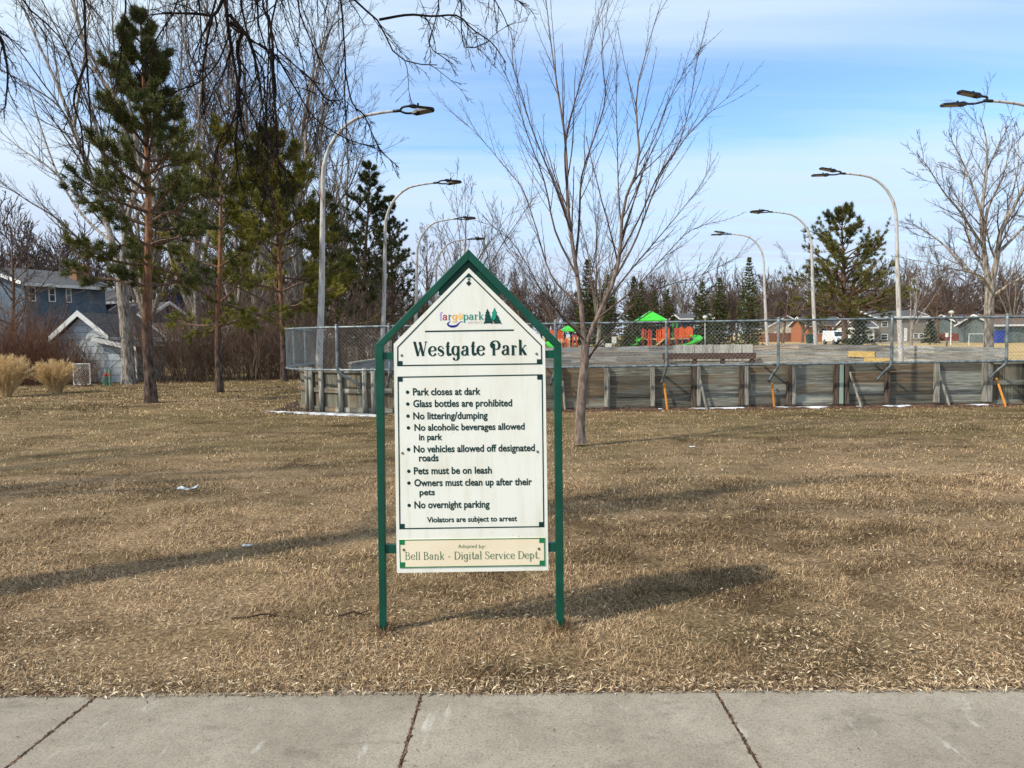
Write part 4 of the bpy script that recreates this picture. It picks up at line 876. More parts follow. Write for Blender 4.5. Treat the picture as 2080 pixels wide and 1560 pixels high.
# ------------------------------------------------------------------ rink lamps
def make_lamp(loc, rz, label, toe, tint):
    o = local_thing('rink_lamp', label, 'lamp post', loc, 'curved lamp posts around the rink', rz)
    lean = .045
    base = [(0, 0, 0), (.1*lean*10*.1, 0, 1), (3*lean, 0, 3), (5.6*lean, 0, 5.6), (6.35*lean, 0, 6.35), (6.6*lean+.10, 0, 6.9), (6.9*lean+.42, 0, 7.5), (.31+.95, 0, 7.92), (.31+1.6, 0, 8.07), (.31+2.15, 0, 8.12)]
    P = spline(base, 34); b = MB(); b.tube(list(P), list(np.interp(np.linspace(0, 1, 34), [0, .25, .7, 1], [.105, .095, .06, .035])), 12); b.build('pole', M['white_pole'], o, True)
    ex, ez = 2.46, 8.12
    b = MB(); b.tube([(ex-.12, 0, ez-.005), (ex+.12, 0, ez+.01)], .045, 8)
    for sg in (1, -1): b.tube(list(spline([(ex+.08, 0, ez), (ex+.14, sg*.18, ez+.01), (ex+.24, sg*.30, ez+.02), (ex+.42, sg*.33, ez+.03)], 10)), .032, 7)
    b.build('fork', M['black'], o, True)
    for sg in (1, -1):
        a = Vector((ex+.40, sg*.33, ez+.03)); d = Vector((1, -sg*toe, .02 if toe > 0 else (.16 if sg > 0 else 0))).normalized(); sd = Vector((-d.y, d.x, 0)).normalized(); up = d.cross(sd)
        sd = (sd + up*(-sg*.35 if toe > 0 else .1)).normalized(); up = d.cross(sd)
        b = MB(); prof = [(0, .04), (.05, .04), (.06, .065), (.16, .07), (.20, .095), (.64, .09), (.70, .05)]
        Vv = []; hh = [.04, .04, .055, .055, .035, .03, .015]
        for (u, w), h_ in zip(prof, hh):
            c_ = a+d*u
            for s1, s2 in ((-1, -1), (1, -1), (1, 1), (-1, 1)): Vv.append(tuple(c_+sd*w*s1+up*h_*s2))
        n = len(prof); qd = [(4*i+m_, 4*i+(m_+1) % 4, 4*(i+1)+(m_+1) % 4, 4*(i+1)+m_) for i in range(n-1) for m_ in range(4)]
        b.add(Vv, [np.array(qd), np.array([(0, 3, 2, 1)]), np.array([(4*n-4, 4*n-3, 4*n-2, 4*n-1)])])
        b.tube([a+d*.24+up*.03, a+d*.24+up*.10], .03, 8)
        h = b.build('luminaire', M['black'], o)
        b = MB(); b.face([tuple(a+d*.24-sd*.09-up*.038), tuple(a+d*.24+sd*.09-up*.038), tuple(a+d*.62+sd*.085-up*.035), tuple(a+d*.62-sd*.085-up*.035)]); b.build('lens', M['lens'], h)
    return o
LX = -5.45
for (y, lab) in ((21.4, 'tall peeling white lamp post with rust streaks, nearest on the left of the rink'), (31.2, 'curved lamp post second along the left row, just left of the sign'),
                 (40.6, 'curved lamp post third along the left row, rising behind the sign gable'), (49.0, 'smallest curved lamp post, farthest along the left row')):
    px = {21.4: 648, 31.2: 776, 40.6: 842, 49.0: 882}[y]; make_lamp((at(px, 735, y).x, y, 0), 0, lab, .45, 0)
for (y, px, toe, lab) in ((20.2, 2172, -.12, 'lamp post with twin black heads reaching in from the right picture edge'), (28.9, 1830, -.12, 'tall curved lamp post in front of the right-hand pine'),
                 (37.6, 1657, .45, 'curved lamp post at the left side of the broad right-hand pine'), (45.6, 1559, -.12, 'smallest curved lamp post on the right, beside the narrow spruce')):
    make_lamp((at(px, 705, y).x, y, 0), math.pi, lab, toe, 0).scale = (.95, .95, .95)

# ------------------------------------------------------------------ trees
def norm(a): return a/(np.linalg.norm(a, axis=-1, keepdims=True)+1e-12)
def grow(P0, D0, L, n, rng, wig, trop, bend=None):
    B = len(P0); P = np.zeros((B, n, 3)); P[:, 0] = P0; d = D0.copy(); st = (L/(n-1))[:, None]
    for i in range(1, n):
        d = d + rng.normal(0, wig, (B, 3)); d[:, 2] += trop; d = norm(d); P[:, i] = P[:, i-1]+d*st
    return P
def levels(P, R, specs, rng):
    out = []
    for s_ in specs:
        B, n, _ = P.shape; L = np.linalg.norm(np.diff(P, axis=1), axis=2).sum(1); k = s_['per']
        t = s_.get('t0', .2) + (s_.get('t1', 1)-s_.get('t0', .2))*(np.arange(k)[None]+rng.random((B, k)))/k
        t = np.clip(t, 0, .995); x = t*(n-1); i0 = np.minimum(x.astype(int), n-2); fr = (x-i0)[..., None]; bi = np.arange(B)[:, None]
        p = P[bi, i0]*(1-fr)+P[bi, i0+1]*fr; T = norm(P[bi, i0+1]-P[bi, i0]); pr = R[bi, i0]*(1-fr[..., 0])+R[bi, i0+1]*fr[..., 0]
        v = rng.normal(0, 1, (B, k, 3)); 
        if 'out' in s_:                       # favour directions away from the axis and upward
            v[..., 2] += s_['out']
        v = v - (v*T).sum(-1, keepdims=True)*T; v = norm(v)
        if s_.get('alt'):                     # herringbone in one plane per parent
            pl = rng.normal(0, 1, (B, 1, 3)); pl = np.repeat(pl, k, 1); pl = pl-(pl*T).sum(-1, keepdims=True)*T; pl = norm(pl); v = norm(pl*np.where(np.arange(k) % 2, 1, -1)[None, :, None]+.25*v)
        a = s_['ang']*(1+.25*rng.normal(0, 1, (B, k)))*(1-s_.get('tipang', .35)*t); D = norm(np.cos(a)[..., None]*T+np.sin(a)[..., None]*v); D[..., 2] += s_.get('up', 0); D = norm(D)
        Lc = L[:, None]*s_['lr']*(1-s_.get('tap', .55)*t)*rng.uniform(.6, 1.25, (B, k)); Rc = np.maximum(pr*s_['rr'], s_.get('rmin', .002))
        keep = rng.random((B, k)) < s_.get('keep', 1.0); keep = keep.ravel()
        P2 = grow(p.reshape(-1, 3)[keep], D.reshape(-1, 3)[keep], Lc.ravel()[keep], s_['n'], rng, s_.get('wig', .1), s_.get('trop', .03))
        R2 = Rc.ravel()[keep][:, None]*np.linspace(1, s_.get('tip', .35), s_['n'])[None]; R2 = np.maximum(R2, s_.get('rmin', .002)*.6)
        out.append((P2, R2, s_.get('sides', 4))); P, R = P2, R2
    return out
def resamp(pl, n): return np.array([spline(p, n) for p in pl])

def tree_meshes(H, seed, form='vase', r0=.2, dens=1.0, twr=.006, bark='bark_grey', twig='twig_grey', depth=4, trunkfrac=.28, spread=.5):
    rng = np.random.default_rng(seed); n = 9
    if form == 'vase':
        L0 = H*trunkfrac; P = grow(np.zeros((1, 3)), np.array([[.02, .02, 1.]]), np.array([L0]), n, rng, .03, .05)
        R = np.linspace(1.15, .72, n)[None]*r0; R[0, 0] = r0*1.5
        sp1 = dict(per=7, t0=.62, t1=1, ang=spread, lr=(H-L0)*1.08/L0, tap=-.1, n=14, wig=.07, trop=.025, rr=.58, tip=.12, sides=6, tipang=.5)
    else:
        P = grow(np.zeros((1, 3)), np.array([[.02, .02, 1.]]), np.array([H*.95]), 14, rng, .035, .05)
        R = np.linspace(1.1, .06, 14)[None]*r0; R[0, 0] = r0*1.4
        sp1 = dict(per=int(26), t0=trunkfrac, t1=1, ang=spread*1.9, lr=.52, tap=.72, n=10, wig=.08, trop=.030, rr=.5, tip=.15, sides=5, tipang=.4)
    q = max(3, int(round(9*dens)))
    specs = [sp1, dict(per=q, t0=.22, ang=.62, lr=.42, n=8, wig=.09, trop=.03, rr=.55, sides=4, rmin=twr*1.2), dict(per=max(3, int(7*dens)), t0=.15, ang=.65, lr=.45, n=6, wig=.11, trop=.03, rr=.6, sides=3, rmin=twr),
             dict(per=max(3, int(6*dens)), t0=.15, ang=.65, lr=.5, n=4, wig=.12, trop=.02, rr=.65, sides=3, rmin=twr*.8)][:depth]
    lv = levels(P, R, specs, rng)
    tb = MB(); tb.tubes(P, R, 10); tb.tubes(*lv[0])
    cb = MB()
    for l_ in lv[1:]: cb.tubes(*l_)
    return tb.mesh('trunk', M[bark], True), cb.mesh('crown', M[twig], False)
def place_tree(me, loc, label, sc=1.0, rz=0.0, group=None, name='bare_tree', cat='tree', kids=('trunk', 'crown')):
    o = local_thing(name, label, cat, loc, group, rz); o.scale = (sc, sc, sc)
    for nm, m_ in zip(kids, me):
        c = bpy.data.objects.new(nm, m_); COL.objects.link(c); c.parent = o
    return o
def px_at(px, Y, py=700): return (at(px, py, Y).x, Y, 0)

# --- needles
def tufts(b, P, D, k, l, w, rng, spread=.75):
    n = len(P); d = norm(np.repeat(norm(D), k, 0) + rng.normal(0, spread, (n*k, 3))); p = np.repeat(P, k, 0) + rng.normal(0, l*.15, (n*k, 3))
    sd = norm(np.cross(d, rng.normal(0, 1, (n*k, 3))))*w; Ln = l*rng.uniform(.6, 1.2, (n*k, 1))
    V = np.stack([p-sd, p+sd, p+d*Ln], 1).reshape(-1, 3); i = np.arange(n*k)*3; b.add(V, [np.stack([i, i+1, i+2], 1)])
def pine_meshes(H, seed, zlow, wid, r0, k=14, nl=.13, nw=.006, needle='needle', whorl=.42, gaps=.25, bark='pine_bark', tn=5, per=5, lowcurve=.9, tdens=1.0):
    rng = np.random.default_rng(seed); n = 16
    P = grow(np.zeros((1, 3)), np.array([[.0, .0, 1.]]), np.array([H]), n, rng, .018, .06); R = np.linspace(1, .08, n)[None]*r0; R[0, 0] = r0*1.25
    tb = MB(); tb.tubes(P, R, 10); bb = MB(); nb = MB(); z = zlow; Ps = []; Ds = []; Ls = []; Rs = []
    while z < H*.985:
        u = (z-zlow)/(H-zlow); c = np.array([np.interp(z, P[0, :, 2], P[0, :, j]) for j in (0, 1)]); m = per if u < .8 else 4
        ph = rng.random()*6.28
        for j in range(m):
            if rng.random() < gaps and u < .85: continue
            a = ph+j*6.283/m+rng.normal(0, .25); Lb = wid*(1-u)**.75*(.45+.55*min(1, u*4+lowcurve*.5))*rng.uniform(.55, 1.15)+.15
            el = rng.normal(.08+.75*u, .14); Ps.append((c[0], c[1], z)); Ds.append((math.cos(a)*math.cos(el), math.sin(a)*math.cos(el), math.sin(el))); Ls.append(Lb); Rs.append(min(r0*.35, .012+.02*Lb))
        z += whorl*rng.uniform(.7, 1.3)
    B1 = grow(np.array(Ps), np.array(Ds), np.array(Ls), 8, rng, .09, .05); R1 = np.array(Rs)[:, None]*np.linspace(1, .25, 8)[None]
    lv = levels(B1, R1, [dict(per=max(4, int(8*tdens)), t0=.32, ang=.85, lr=.42, tap=.5, n=5, wig=.1, trop=.07, rr=.5, rmin=.004, sides=3)], rng)
    bb.tubes(B1, R1, 5); bb.tubes(*lv[0])
    for PP, m_ in ((lv[0][0], tn), (B1[:, -3:], 3)):
        nn_ = PP.shape[1]; t_ = rng.uniform(.35, 1, (len(PP), m_))*(nn_-1) if PP is lv[0][0] else rng.uniform(0, 1, (len(PP), m_))*(nn_-1)
        i0 = np.minimum(t_.astype(int), nn_-2); fr = (t_-i0)[..., None]; bi = np.arange(len(PP))[:, None]; q = PP[bi, i0]*(1-fr)+PP[bi, i0+1]*fr; d = norm(PP[bi, i0+1]-PP[bi, i0]); d[..., 2] += .35
        tufts(nb, q.reshape(-1, 3), d.reshape(-1, 3), k, nl, nw, rng)
    return tb.mesh('trunk', M[bark], True), bb.mesh('branches', M['bark_brown'], False), nb.mesh('foliage', M[needle], False)
def spruce_meshes(H, seed, wid, r0, needle='needle_s', k=10, nl=.16, nw=.02, whorl=.28, zlow=.3):
    rng = np.random.default_rng(seed); P = np.zeros((1, 10, 3)); P[0, :, 2] = np.linspace(0, H, 10); R = np.linspace(1, .05, 10)[None]*r0
    tb = MB(); tb.tubes(P, R, 8); Ps = []; Ds = []; Ls = []; z = zlow
    while z < H*.99:
        u = (z-zlow)/(H-zlow); m = 9 if u < .7 else 6; ph = rng.random()*6.28
        for j in range(m):
            a = ph+j*6.283/m+rng.normal(0, .2); Lb = (wid*(1-u)**.9)*rng.uniform(.65, 1.15)+.1; el = rng.normal(-.10+.65*u**2, .10)
            Ps.append((0, 0, z)); Ds.append((math.cos(a)*math.cos(el), math.sin(a)*math.cos(el), math.sin(el))); Ls.append(Lb)
        z += whorl*rng.uniform(.75, 1.25)
    B1 = grow(np.array(Ps), np.array(Ds), np.array(Ls), 7, rng, .06, .03); Lr = np.array(Ls)
    nb = MB(); cnt = np.maximum(3, (Lr/.16).astype(int)); ii = np.repeat(np.arange(len(B1)), cnt); t_ = rng.uniform(.15, 1, len(ii))*6; i0 = np.minimum(t_.astype(int), 5); fr = (t_-i0)[:, None]
    q = B1[ii, i0]*(1-fr)+B1[ii, i0+1]*fr; d = norm(B1[ii, i0+1]-B1[ii, i0]); side = np.stack([-d[:, 1], d[:, 0], np.zeros(len(d))], 1)*rng.choice([-1, 1], len(d))[:, None]
    w = (1-t_/6)[:, None]; q = q+side*rng.uniform(0, .28, (len(d), 1))*w*Lr[ii][:, None]*.5; tufts(nb, q, d+side*.6-np.array([[0, 0, .25]]), k, nl, nw, rng, .5)
    return tb.mesh('trunk', M['bark_brown'], True), nb.mesh('foliage', M[needle], False)

# --- the young tree right of the sign
YT = 11.05
def tw(pts): return [at(px, py, YT+dy) for px, py, dy in pts]
YTREE = thing('young_tree', 'young leafless tree with many thin upright branches standing right of the sign', 'tree', tuple(at(1179, 897, YT).xy)+(0,))
limbs = [  # (pixel path, r0, r1)
 ([(1179, 900, 0), (1178, 860, 0), (1182, 800, 0), (1187, 740, 0), (1188, 700, 0)], .085, .072),
 ([(1188, 712, 0), (1184, 660, 0), (1178, 600, .02), (1168, 530, .05), (1155, 440, .08), (1152, 380, .1), (1149, 290, .12), (1137, 210, .15), (1122, 110, .2), (1108, -10, .25)], .055, .006),
 ([(1190, 705, 0), (1208, 655, -.05), (1232, 605, -.1), (1252, 555, -.15), (1261, 490, -.2), (1264, 440, -.22), (1275, 390, -.25), (1298, 330, -.3), (1294, 250, -.35), (1294, 180, -.4), (1320, 80, -.45), (1340, 15, -.5)], .050, .005),
 ([(1168, 540, .05), (1176, 460, .2), (1181, 360, .3), (1200, 300, .35), (1230, 200, .4), (1222, 110, .45), (1237, 0, .5)], .028, .004),
 ([(1152, 400, .1), (1148, 290, 0), (1175, 180, -.1), (1200, 95, -.2), (1236, -20, -.3)], .018, .004),
 ([(1172, 560, 0), (1128, 470, .3), (1106, 370, .5), (1070, 270, .6), (1040, 180, .7), (985, 70, .8)], .024, .003),
 ([(1160, 470, 0), (1128, 380, -.3), (1095, 300, -.45), (1073, 240, -.55), (1060, 190, -.6), (1040, 120, -.65), (1055, 40, -.7)], .022, .003),
 ([(1180, 620, .0), (1120, 560, .5), (1085, 450, .8), (1060, 380, 1.0), (1030, 345, 1.1), (985, 290, 1.2), (930, 235, 1.3)], .022, .003),
 ([(1186, 690, 0), (1140, 640, -.4), (1100, 590, -.7), (1060, 520, -.9), (1020, 470, -1.0), (975, 450, -1.1)], .020, .003),
 ([(1186, 680, 0), (1128, 630, .5), (1075, 565, .8), (1030, 500, 1.0), (1000, 440, 1.1)], .018, .003),
 ([(1252, 560, -.1), (1290, 490, .2), (1320, 410, .35), (1345, 350, .4), (1385, 290, .5), (1430, 240, .6), (1505, 175, .7)], .024, .003),
 ([(1258, 520, -.2), (1300, 440, -.5), (1335, 360, -.7), (1375, 300, -.85), (1400, 220, -.9), (1420, 95, -1.0)], .020, .003),
 ([(1225, 620, -.1), (1280, 550, .4), (1340, 480, .7), (1390, 420, .9), (1420, 380, 1.0), (1450, 325, 1.1)], .022, .003),
 ([(1210, 650, -.05), (1290, 585, -.5), (1350, 520, -.8), (1400, 470, -1.0), (1455, 450, -1.1)], .020, .003),
 ([(1192, 735, 0), (1235, 670, .3), (1310, 600, .6), (1370, 575, .8), (1420, 560, .9), (1500, 522, 1.0)], .020, .003),
 ([(1192, 728, 0), (1230, 690, -.4), (1290, 655, -.7), (1340, 622, -.9), (1390, 600, -1.0), (1450, 530, -1.1)], .016, .003),
 ([(1262, 470, -.2), (1256, 380, .1), (1254, 300, .2), (1252, 220, .25), (1252, 110, .3)], .017, .003),
 ([(1186, 640, .0), (1205, 540, .4), (1212, 480, .5), (1205, 400, .55), (1203, 330, .6)], .016, .003),
 ([(1298, 335, -.3), (1330, 280, -.3), (1352, 220, -.35), (1382, 160, -.4), (1425, 95, -.45)], .012, .003),
]
rng = np.random.default_rng(21)
tb = MB(); n = 16
LP = resamp([tw(l_[0]) for l_ in limbs], n); LR = np.array([np.interp(np.linspace(0, 1, n), [0, .45, 1], [l_[1], l_[1]*.52+l_[2]*.3, l_[2]]) if l_[1] < .06 else np.linspace(l_[1], l_[2], n) for l_ in limbs]); LR[1:] *= .74; LR[0] *= .92; LR[0, 0] *= 1.25; LR[0, 1] *= 1.08
tb.tubes(LP[:3], LR[:3], 12); tb.build('trunk', M['bark_young'], YTREE, True)
tb = MB(); tb.tubes(LP[3:], LR[3:], 7); tb.build('limbs', M['twig_young'], YTREE, True)
tlv = levels(LP[1:], LR[1:], [dict(per=14, t0=.22, ang=.46, lr=.36, tap=.45, n=9, wig=.035, trop=.05, rr=.5, rmin=.0036, sides=4, tip=.35),
                              dict(per=9, t0=.08, ang=.80, lr=.17, tap=.35, n=4, wig=.03, trop=.03, rr=.55, rmin=.0022, sides=3, alt=True, tip=.5)], rng)
tl2 = levels(LP[1:], LR[1:], [dict(per=12, t0=.25, ang=.8, lr=.10, tap=.3, n=4, wig=.03, trop=.04, rr=.3, rmin=.0022, sides=3, alt=True)], rng)
tb = MB(); tb.tubes(*tlv[0]); tb.tubes(*tlv[1]); tb.tubes(*tl2[0]); tb.build('crown', M['twig_young'], YTREE)

# --- overhanging elm whose trunk stands just left of the frame
ELM = thing('elm_tree', 'dark bare elm with drooping branches hanging into the top left of the view', 'tree', (-6.0, 3.5, 0))
rng = np.random.default_rng(33)
eb = MB(); tr = spline([(-6, 3.5, -.05), (-6.02, 3.5, 1.2), (-5.9, 3.55, 2.6), (-5.7, 3.7, 3.9), (-5.4, 3.9, 5.2), (-5.3, 4.1, 6.4), (-5.4, 4.3, 7.6)], 18); eb.tube(tr, list(np.interp(np.linspace(0, 1, 18), [0, .06, .5, .68, .8, 1], [.36, .26, .19, .12, .07, .02])), 12)
ML = spline([(-5.72, 3.68, 3.8), (-4.6, 4.2, 4.75), (-3.2, 4.9, 5.1), (-1.9, 5.4, 5.15), (-.7, 5.8, 4.95), (.35, 6.2, 4.7)], 40); eb.tube(ML, list(np.linspace(.12, .02, 40)), 8)
up_l = [spline(p_, 14) for p_ in ([(-5.4, 3.9, 5.2), (-4.2, 5.2, 7.2), (-2.6, 6.4, 8.6), (-1, 7.4, 9.2)], [(-5.6, 3.8, 4.4), (-6.9, 5.4, 6.2), (-8.4, 7.0, 7.4), (-9.6, 8.6, 7.8)], [(-5.3, 4.1, 6.5), (-6.8, 3.2, 8.2), (-8, 2.4, 9.5), (-9, 1.8, 10)], [(-5.5, 4, 5.6), (-4.4, 3, 7.4), (-3, 2.0, 8.6), (-1.6, 1.3, 9.2)])]
for u_ in up_l: eb.tube(u_, list(np.linspace(.05, .010, 14)), 7)
eb.build('trunk', M['elm'], ELM, True)
hang = [([(405, -150), (445, -40), (462, 30), (466, 80), (480, 150), (486, 210), (478, 300), (492, 390)], 5.3, .022),
 ([(466, 30), (500, 70), (515, 110), (527, 165), (535, 230), (548, 300)], 5.3, .012), ([(455, -10), (444, 18), (432, 31), (400, 28), (340, 27), (300, 31)], 5.25, .012),
 ([(432, 31), (424, 66), (418, 100), (412, 150), (412, 230)], 5.25, .008), ([(468, 45), (492, 65), (482, 95), (488, 150), (480, 190), (492, 260), (508, 330)], 5.35, .014),
 ([(520, -60), (533, 10), (545, 40), (556, 75), (562, 100), (590, 125), (612, 143)], 5.4, .014), ([(612, 143), (640, 170), (662, 200), (690, 205)], 5.4, .007),
 ([(545, 30), (553, 80), (556, 150), (560, 230), (563, 310), (575, 400)], 5.45, .009), ([(585, -60), (610, 30), (640, 100), (668, 150), (690, 200)], 5.6, .010),
 ([(660, -60), (690, -10), (697, 60), (702, 130), (700, 200), (706, 290)], 5.7, .011), ([(700, 140), (716, 210), (740, 235), (770, 300), (810, 340)], 5.7, .006),
 ([(640, -90), (720, 0), (770, 45), (790, 90), (812, 118), (850, 130), (888, 132)], 5.8, .013), ([(770, 40), (830, 30), (880, 33), (930, 32), (960, 60), (1000, 88), (1028, 128)], 5.9, .009),
 ([(860, -90), (930, -20), (936, 30), (938, 70), (948, 100), (990, 85)], 6.0, .010), ([(960, -80), (1005, 0), (1022, 30), (1032, 55)], 6.1, .007), ([(1000, -60), (1040, -6), (1070, 9)], 6.1, .006),
 ([(880, -40), (885, 40), (870, 90), (892, 110), (920, 130)], 5.95, .007), ([(560, 110), (600, 180), (640, 240), (700, 280), (760, 300)], 5.5, .006),
 ([(-60, -80), (30, -20), (70, 30), (110, 60), (140, 110)], 4.6, .014), ([(120, -90), (170, 0), (172, 70), (178, 150), (185, 260)], 4.8, .014), ([(178, 120), (150, 200), (165, 260), (170, 330)], 4.8, .007),
 ([(230, -90), (255, -10), (250, 60), (243, 130), (230, 190)], 5.0, .010), ([(340, -90), (362, 0), (330, 60), (300, 110), (270, 180)], 5.1, .008), ([(-80, 20), (-10, 60), (15, 140), (10, 220)], 4.4, .010),
 ([(470, 60), (440, 130), (400, 170), (360, 185), (330, 220)], 5.2, .006), ([(480, 160), (520, 250), (570, 330), (600, 420)], 5.4, .006), ([(492, 180), (470, 250), (440, 300), (432, 380)], 5.2, .006)]
hr_ = np.random.default_rng(12)
for k_ in range(5):
    x_ = hr_.uniform(425, 600); pts_ = [(x_, -70)]; yb = hr_.uniform(180, 420)
    for yy_ in np.linspace(0, yb, 6): x_ += hr_.normal(7, 16); pts_.append((x_, yy_))
    hang.append((pts_, hr_.uniform(5.1, 5.9), hr_.uniform(.006, .012)))
HP = []; HR = []
for pts, Y, r_ in hang:
    q = [at(px, py, Y+.02*i) for i, (px, py) in enumerate(pts)]
    if pts[0][1] < -10 :
        z_ = ML[np.argmin(np.abs(ML[:, 0]-q[0].x+.5))]; q = [Vector(z_)]+q
    HP.append(spline(q, 18)); HR.append(np.linspace(r_*1.15, .0036, 18))
HP = np.array(HP); HR = np.array(HR)
eb = MB(); eb.tubes(HP, HR, 6)
lv = levels(HP, HR, [dict(per=10, t0=.2, ang=.75, lr=.28, tap=.35, n=8, wig=.14, trop=-.09, rr=.6, rmin=.0034, sides=4), dict(per=7, t0=.1, ang=.8, lr=.42, n=5, wig=.16, trop=-.05, rr=.6, rmin=.0024, sides=3),
                     dict(per=4, t0=.2, ang=.9, lr=.38, n=3, wig=.1, trop=0, rr=.7, rmin=.0016, sides=3)], rng)
for l_ in lv: eb.tubes(*l_)
UP = np.array(up_l); UR = np.repeat(np.linspace(.05, .012, 14)[None], 4, 0)
for l_ in levels(UP, UR, [dict(per=9, t0=.15, ang=.8, lr=.5, n=8, wig=.12, trop=.01, rr=.5, sides=4), dict(per=7, t0=.2, ang=.7, lr=.5, n=6, wig=.13, trop=-.03, rr=.5, sides=3, rmin=.005)], rng): eb.tubes(*l_)
eb.build('crown', M['elm'], ELM)

# --- grey tree at the left edge of the lawn
YG = gnd(262, 781).y
GT = thing('grey_tree', 'big pale-barked bare tree forking low, behind the left pine and beside the shed', 'tree', tuple(at(262, 780, YG).xy)+(0,))
rng = np.random.default_rng(44)
gl = [([(262, 782, 0), (261, 740, 0), (255, 660, 0), (247, 580, 0), (243, 545, 0)], .25, .19),
 ([(246, 560, 0), (225, 480, .3), (205, 420, .5), (180, 345, .8), (150, 260, 1.1), (115, 170, 1.3), (70, 70, 1.5), (20, -60, 1.7)], .13, .02), ([(246, 565, 0), (254, 490, -.3), (262, 430, -.5), (285, 330, -.8), (250, 220, -1), (180, 120, -1.2), (150, 0, -1.4), (140, -120, -1.5)], .12, .02),
 ([(243, 555, 0), (205, 520, -.8), (160, 485, -1.4), (110, 440, -2), (60, 410, -2.5), (0, 370, -3)], .07, .012), ([(205, 420, .5), (160, 400, 1.4), (100, 340, 2), (40, 300, 2.6), (-30, 240, 3)], .06, .01),
 ([(175, 335, .8), (130, 230, -.4), (70, 180, -1), (-20, 130, -1.5)], .06, .01), ([(258, 470, -.4), (310, 380, .5), (345, 280, 1), (365, 180, 1.5), (372, 60, 2), (390, -60, 2.4)], .09, .012),
 ([(285, 335, -.8), (265, 220, -1.6), (232, 100, -2.2), (230, -40, -2.6)], .07, .012), ([(150, 260, 1.1), (165, 160, .6), (178, 60, .2), (190, -50, 0)], .06, .01), ([(262, 430, -.5), (300, 320, -1.4), (330, 200, -2), (300, 80, -2.4), (310, -60, -2.6)], .07, .01),
 ([(225, 490, .3), (170, 440, 1), (120, 360, 1.6), (80, 250, 2.2), (50, 150, 2.6), (0, 60, 3)], .06, .01)]
GP = resamp([[at(px, py, YG+dy) for px, py, dy in l_[0]] for l_ in gl], 18); GR = np.array([np.linspace(l_[1], l_[2], 18) for l_ in gl]); GR[0, 0] *= 1.35; GR[0, 1] *= 1.15
b = MB(); b.tubes(GP[:3], GR[:3], 12); b.build('trunk', M['bark_grey'], GT, True)
b = MB(); b.tubes(GP[3:], GR[3:], 7); b.build('limbs', M['bark_grey'], GT, True)
lv = levels(GP[1:], GR[1:], [dict(per=12, t0=.2, ang=.6, lr=.38, tap=.4, n=9, wig=.07, trop=.03, rr=.45, rmin=.010, sides=5), dict(per=8, t0=.2, ang=.6, lr=.42, n=7, wig=.09, trop=.02, rr=.5, rmin=.006, sides=3), dict(per=5, t0=.2, ang=.7, lr=.45, n=5, wig=.1, trop=.02, rr=.6, rmin=.0045, sides=3)], rng)
b = MB()
for l_ in lv: b.tubes(*l_)
b.build('crown', M['twig_grey'], GT)

# --- tall vase-shaped trees behind the pines
V1 = tree_meshes(19, 51, 'vase', .34, 1.25, .010, 'bark_grey', 'twig_grey', 4, .20, .42)
V2 = tree_meshes(17, 52, 'vase', .30, 1.25, .010, 'bark_grey', 'twig_grey', 4, .22, .48)
place_tree(V1, px_at(612, 39), 'tall many-stemmed bare tree behind the nearest left lamp post', 1.0, .4, 'tall bare trees behind the pines')
place_tree(V2, px_at(405, 37), 'tall bare tree with crowded stems between the two orange-barked pines', 1.0, 2.1, 'tall bare trees behind the pines')
place_tree(V1, px_at(300, 44), 'tall bare tree directly behind the left pine and the grey tree', .95, 3.3, 'tall bare trees behind the pines')
place_tree(V2, px_at(520, 46), 'tall bare tree behind the right-hand leaning pine', 1.0, 5.0, 'tall bare trees behind the pines')
place_tree(V1, px_at(480, 52), 'tall pale bare tree far back between the second and third pines', 1.1, 4.1, 'tall bare trees behind the pines')
place_tree(V2, px_at(690, 48), 'bare tree whose crown edge spreads over the two nearest left lamp heads', .98, 1.0, 'tall bare trees behind the pines')
# shade tree outside the left edge: its shadow falls across the lawn
place_tree(tree_meshes(12, 57, 'vase', .28, .7, .012, 'bark_grey', 'twig_grey', 3, .25, .5), (-13.2, 5.2, 0), 'bare tree beyond the left picture edge throwing a shadow band on the lawn', 1, 0)

# --- pines
PA = pine_meshes(9.6, 61, 3.0, 2.3, .145, k=19, nl=.17, nw=.0075, whorl=.40, gaps=.24, tn=8, tdens=1.3)
PB = pine_meshes(8.6, 62, 2.2, 3.0, .13, k=20, nl=.18, nw=.009, needle='needle_y', whorl=.62, gaps=.34, tn=7, tdens=1.2)
PE = pine_meshes(8.8, 66, 2.2, 3.3, .12, k=22, nl=.19, nw=.010, needle='needle_y', whorl=.5, gaps=.22, tn=8, tdens=1.5)
PC = pine_meshes(11.5, 63, 1.5, 3.0, .2, k=14, nl=.18, nw=.012, needle='needle_d', whorl=.5, gaps=.3, tn=6, bark='bark_brown')
PD = pine_meshes(11.2, 64, 2.0, 5.6, .26, k=14, nl=.26, nw=.02, needle='needle_p', whorl=.6, gaps=.24, tn=5, bark='bark_brown', per=7)
kk = ('trunk', 'branches', 'foliage')
place_tree(PA, tuple(gnd(307, 818).xy)+(0,), 'tall pine with orange upper bark and full dark crown, left of the lawn', 1.06, .6, 'pines on the left lawn', 'pine_tree', 'pine', kk)
place_tree(PB, tuple(gnd(446, 797).xy)+(0,), 'open yellowish pine with bare orange trunk, second from the left', .98, 1.1, 'pines on the left lawn', 'pine_tree', 'pine', kk)
place_tree(PE, px_at(575, 29.5), 'yellow-green pine leaning over the brown thicket left of the nearest lamp post', 1.12, 3.4, 'pines on the left lawn', 'pine_tree', 'pine', kk)
place_tree(PC, px_at(735, 42), 'dark dense pine between the two nearest left lamp posts', 1.02, 0, 'dark pines behind the left lamps', 'pine_tree', 'pine', kk)
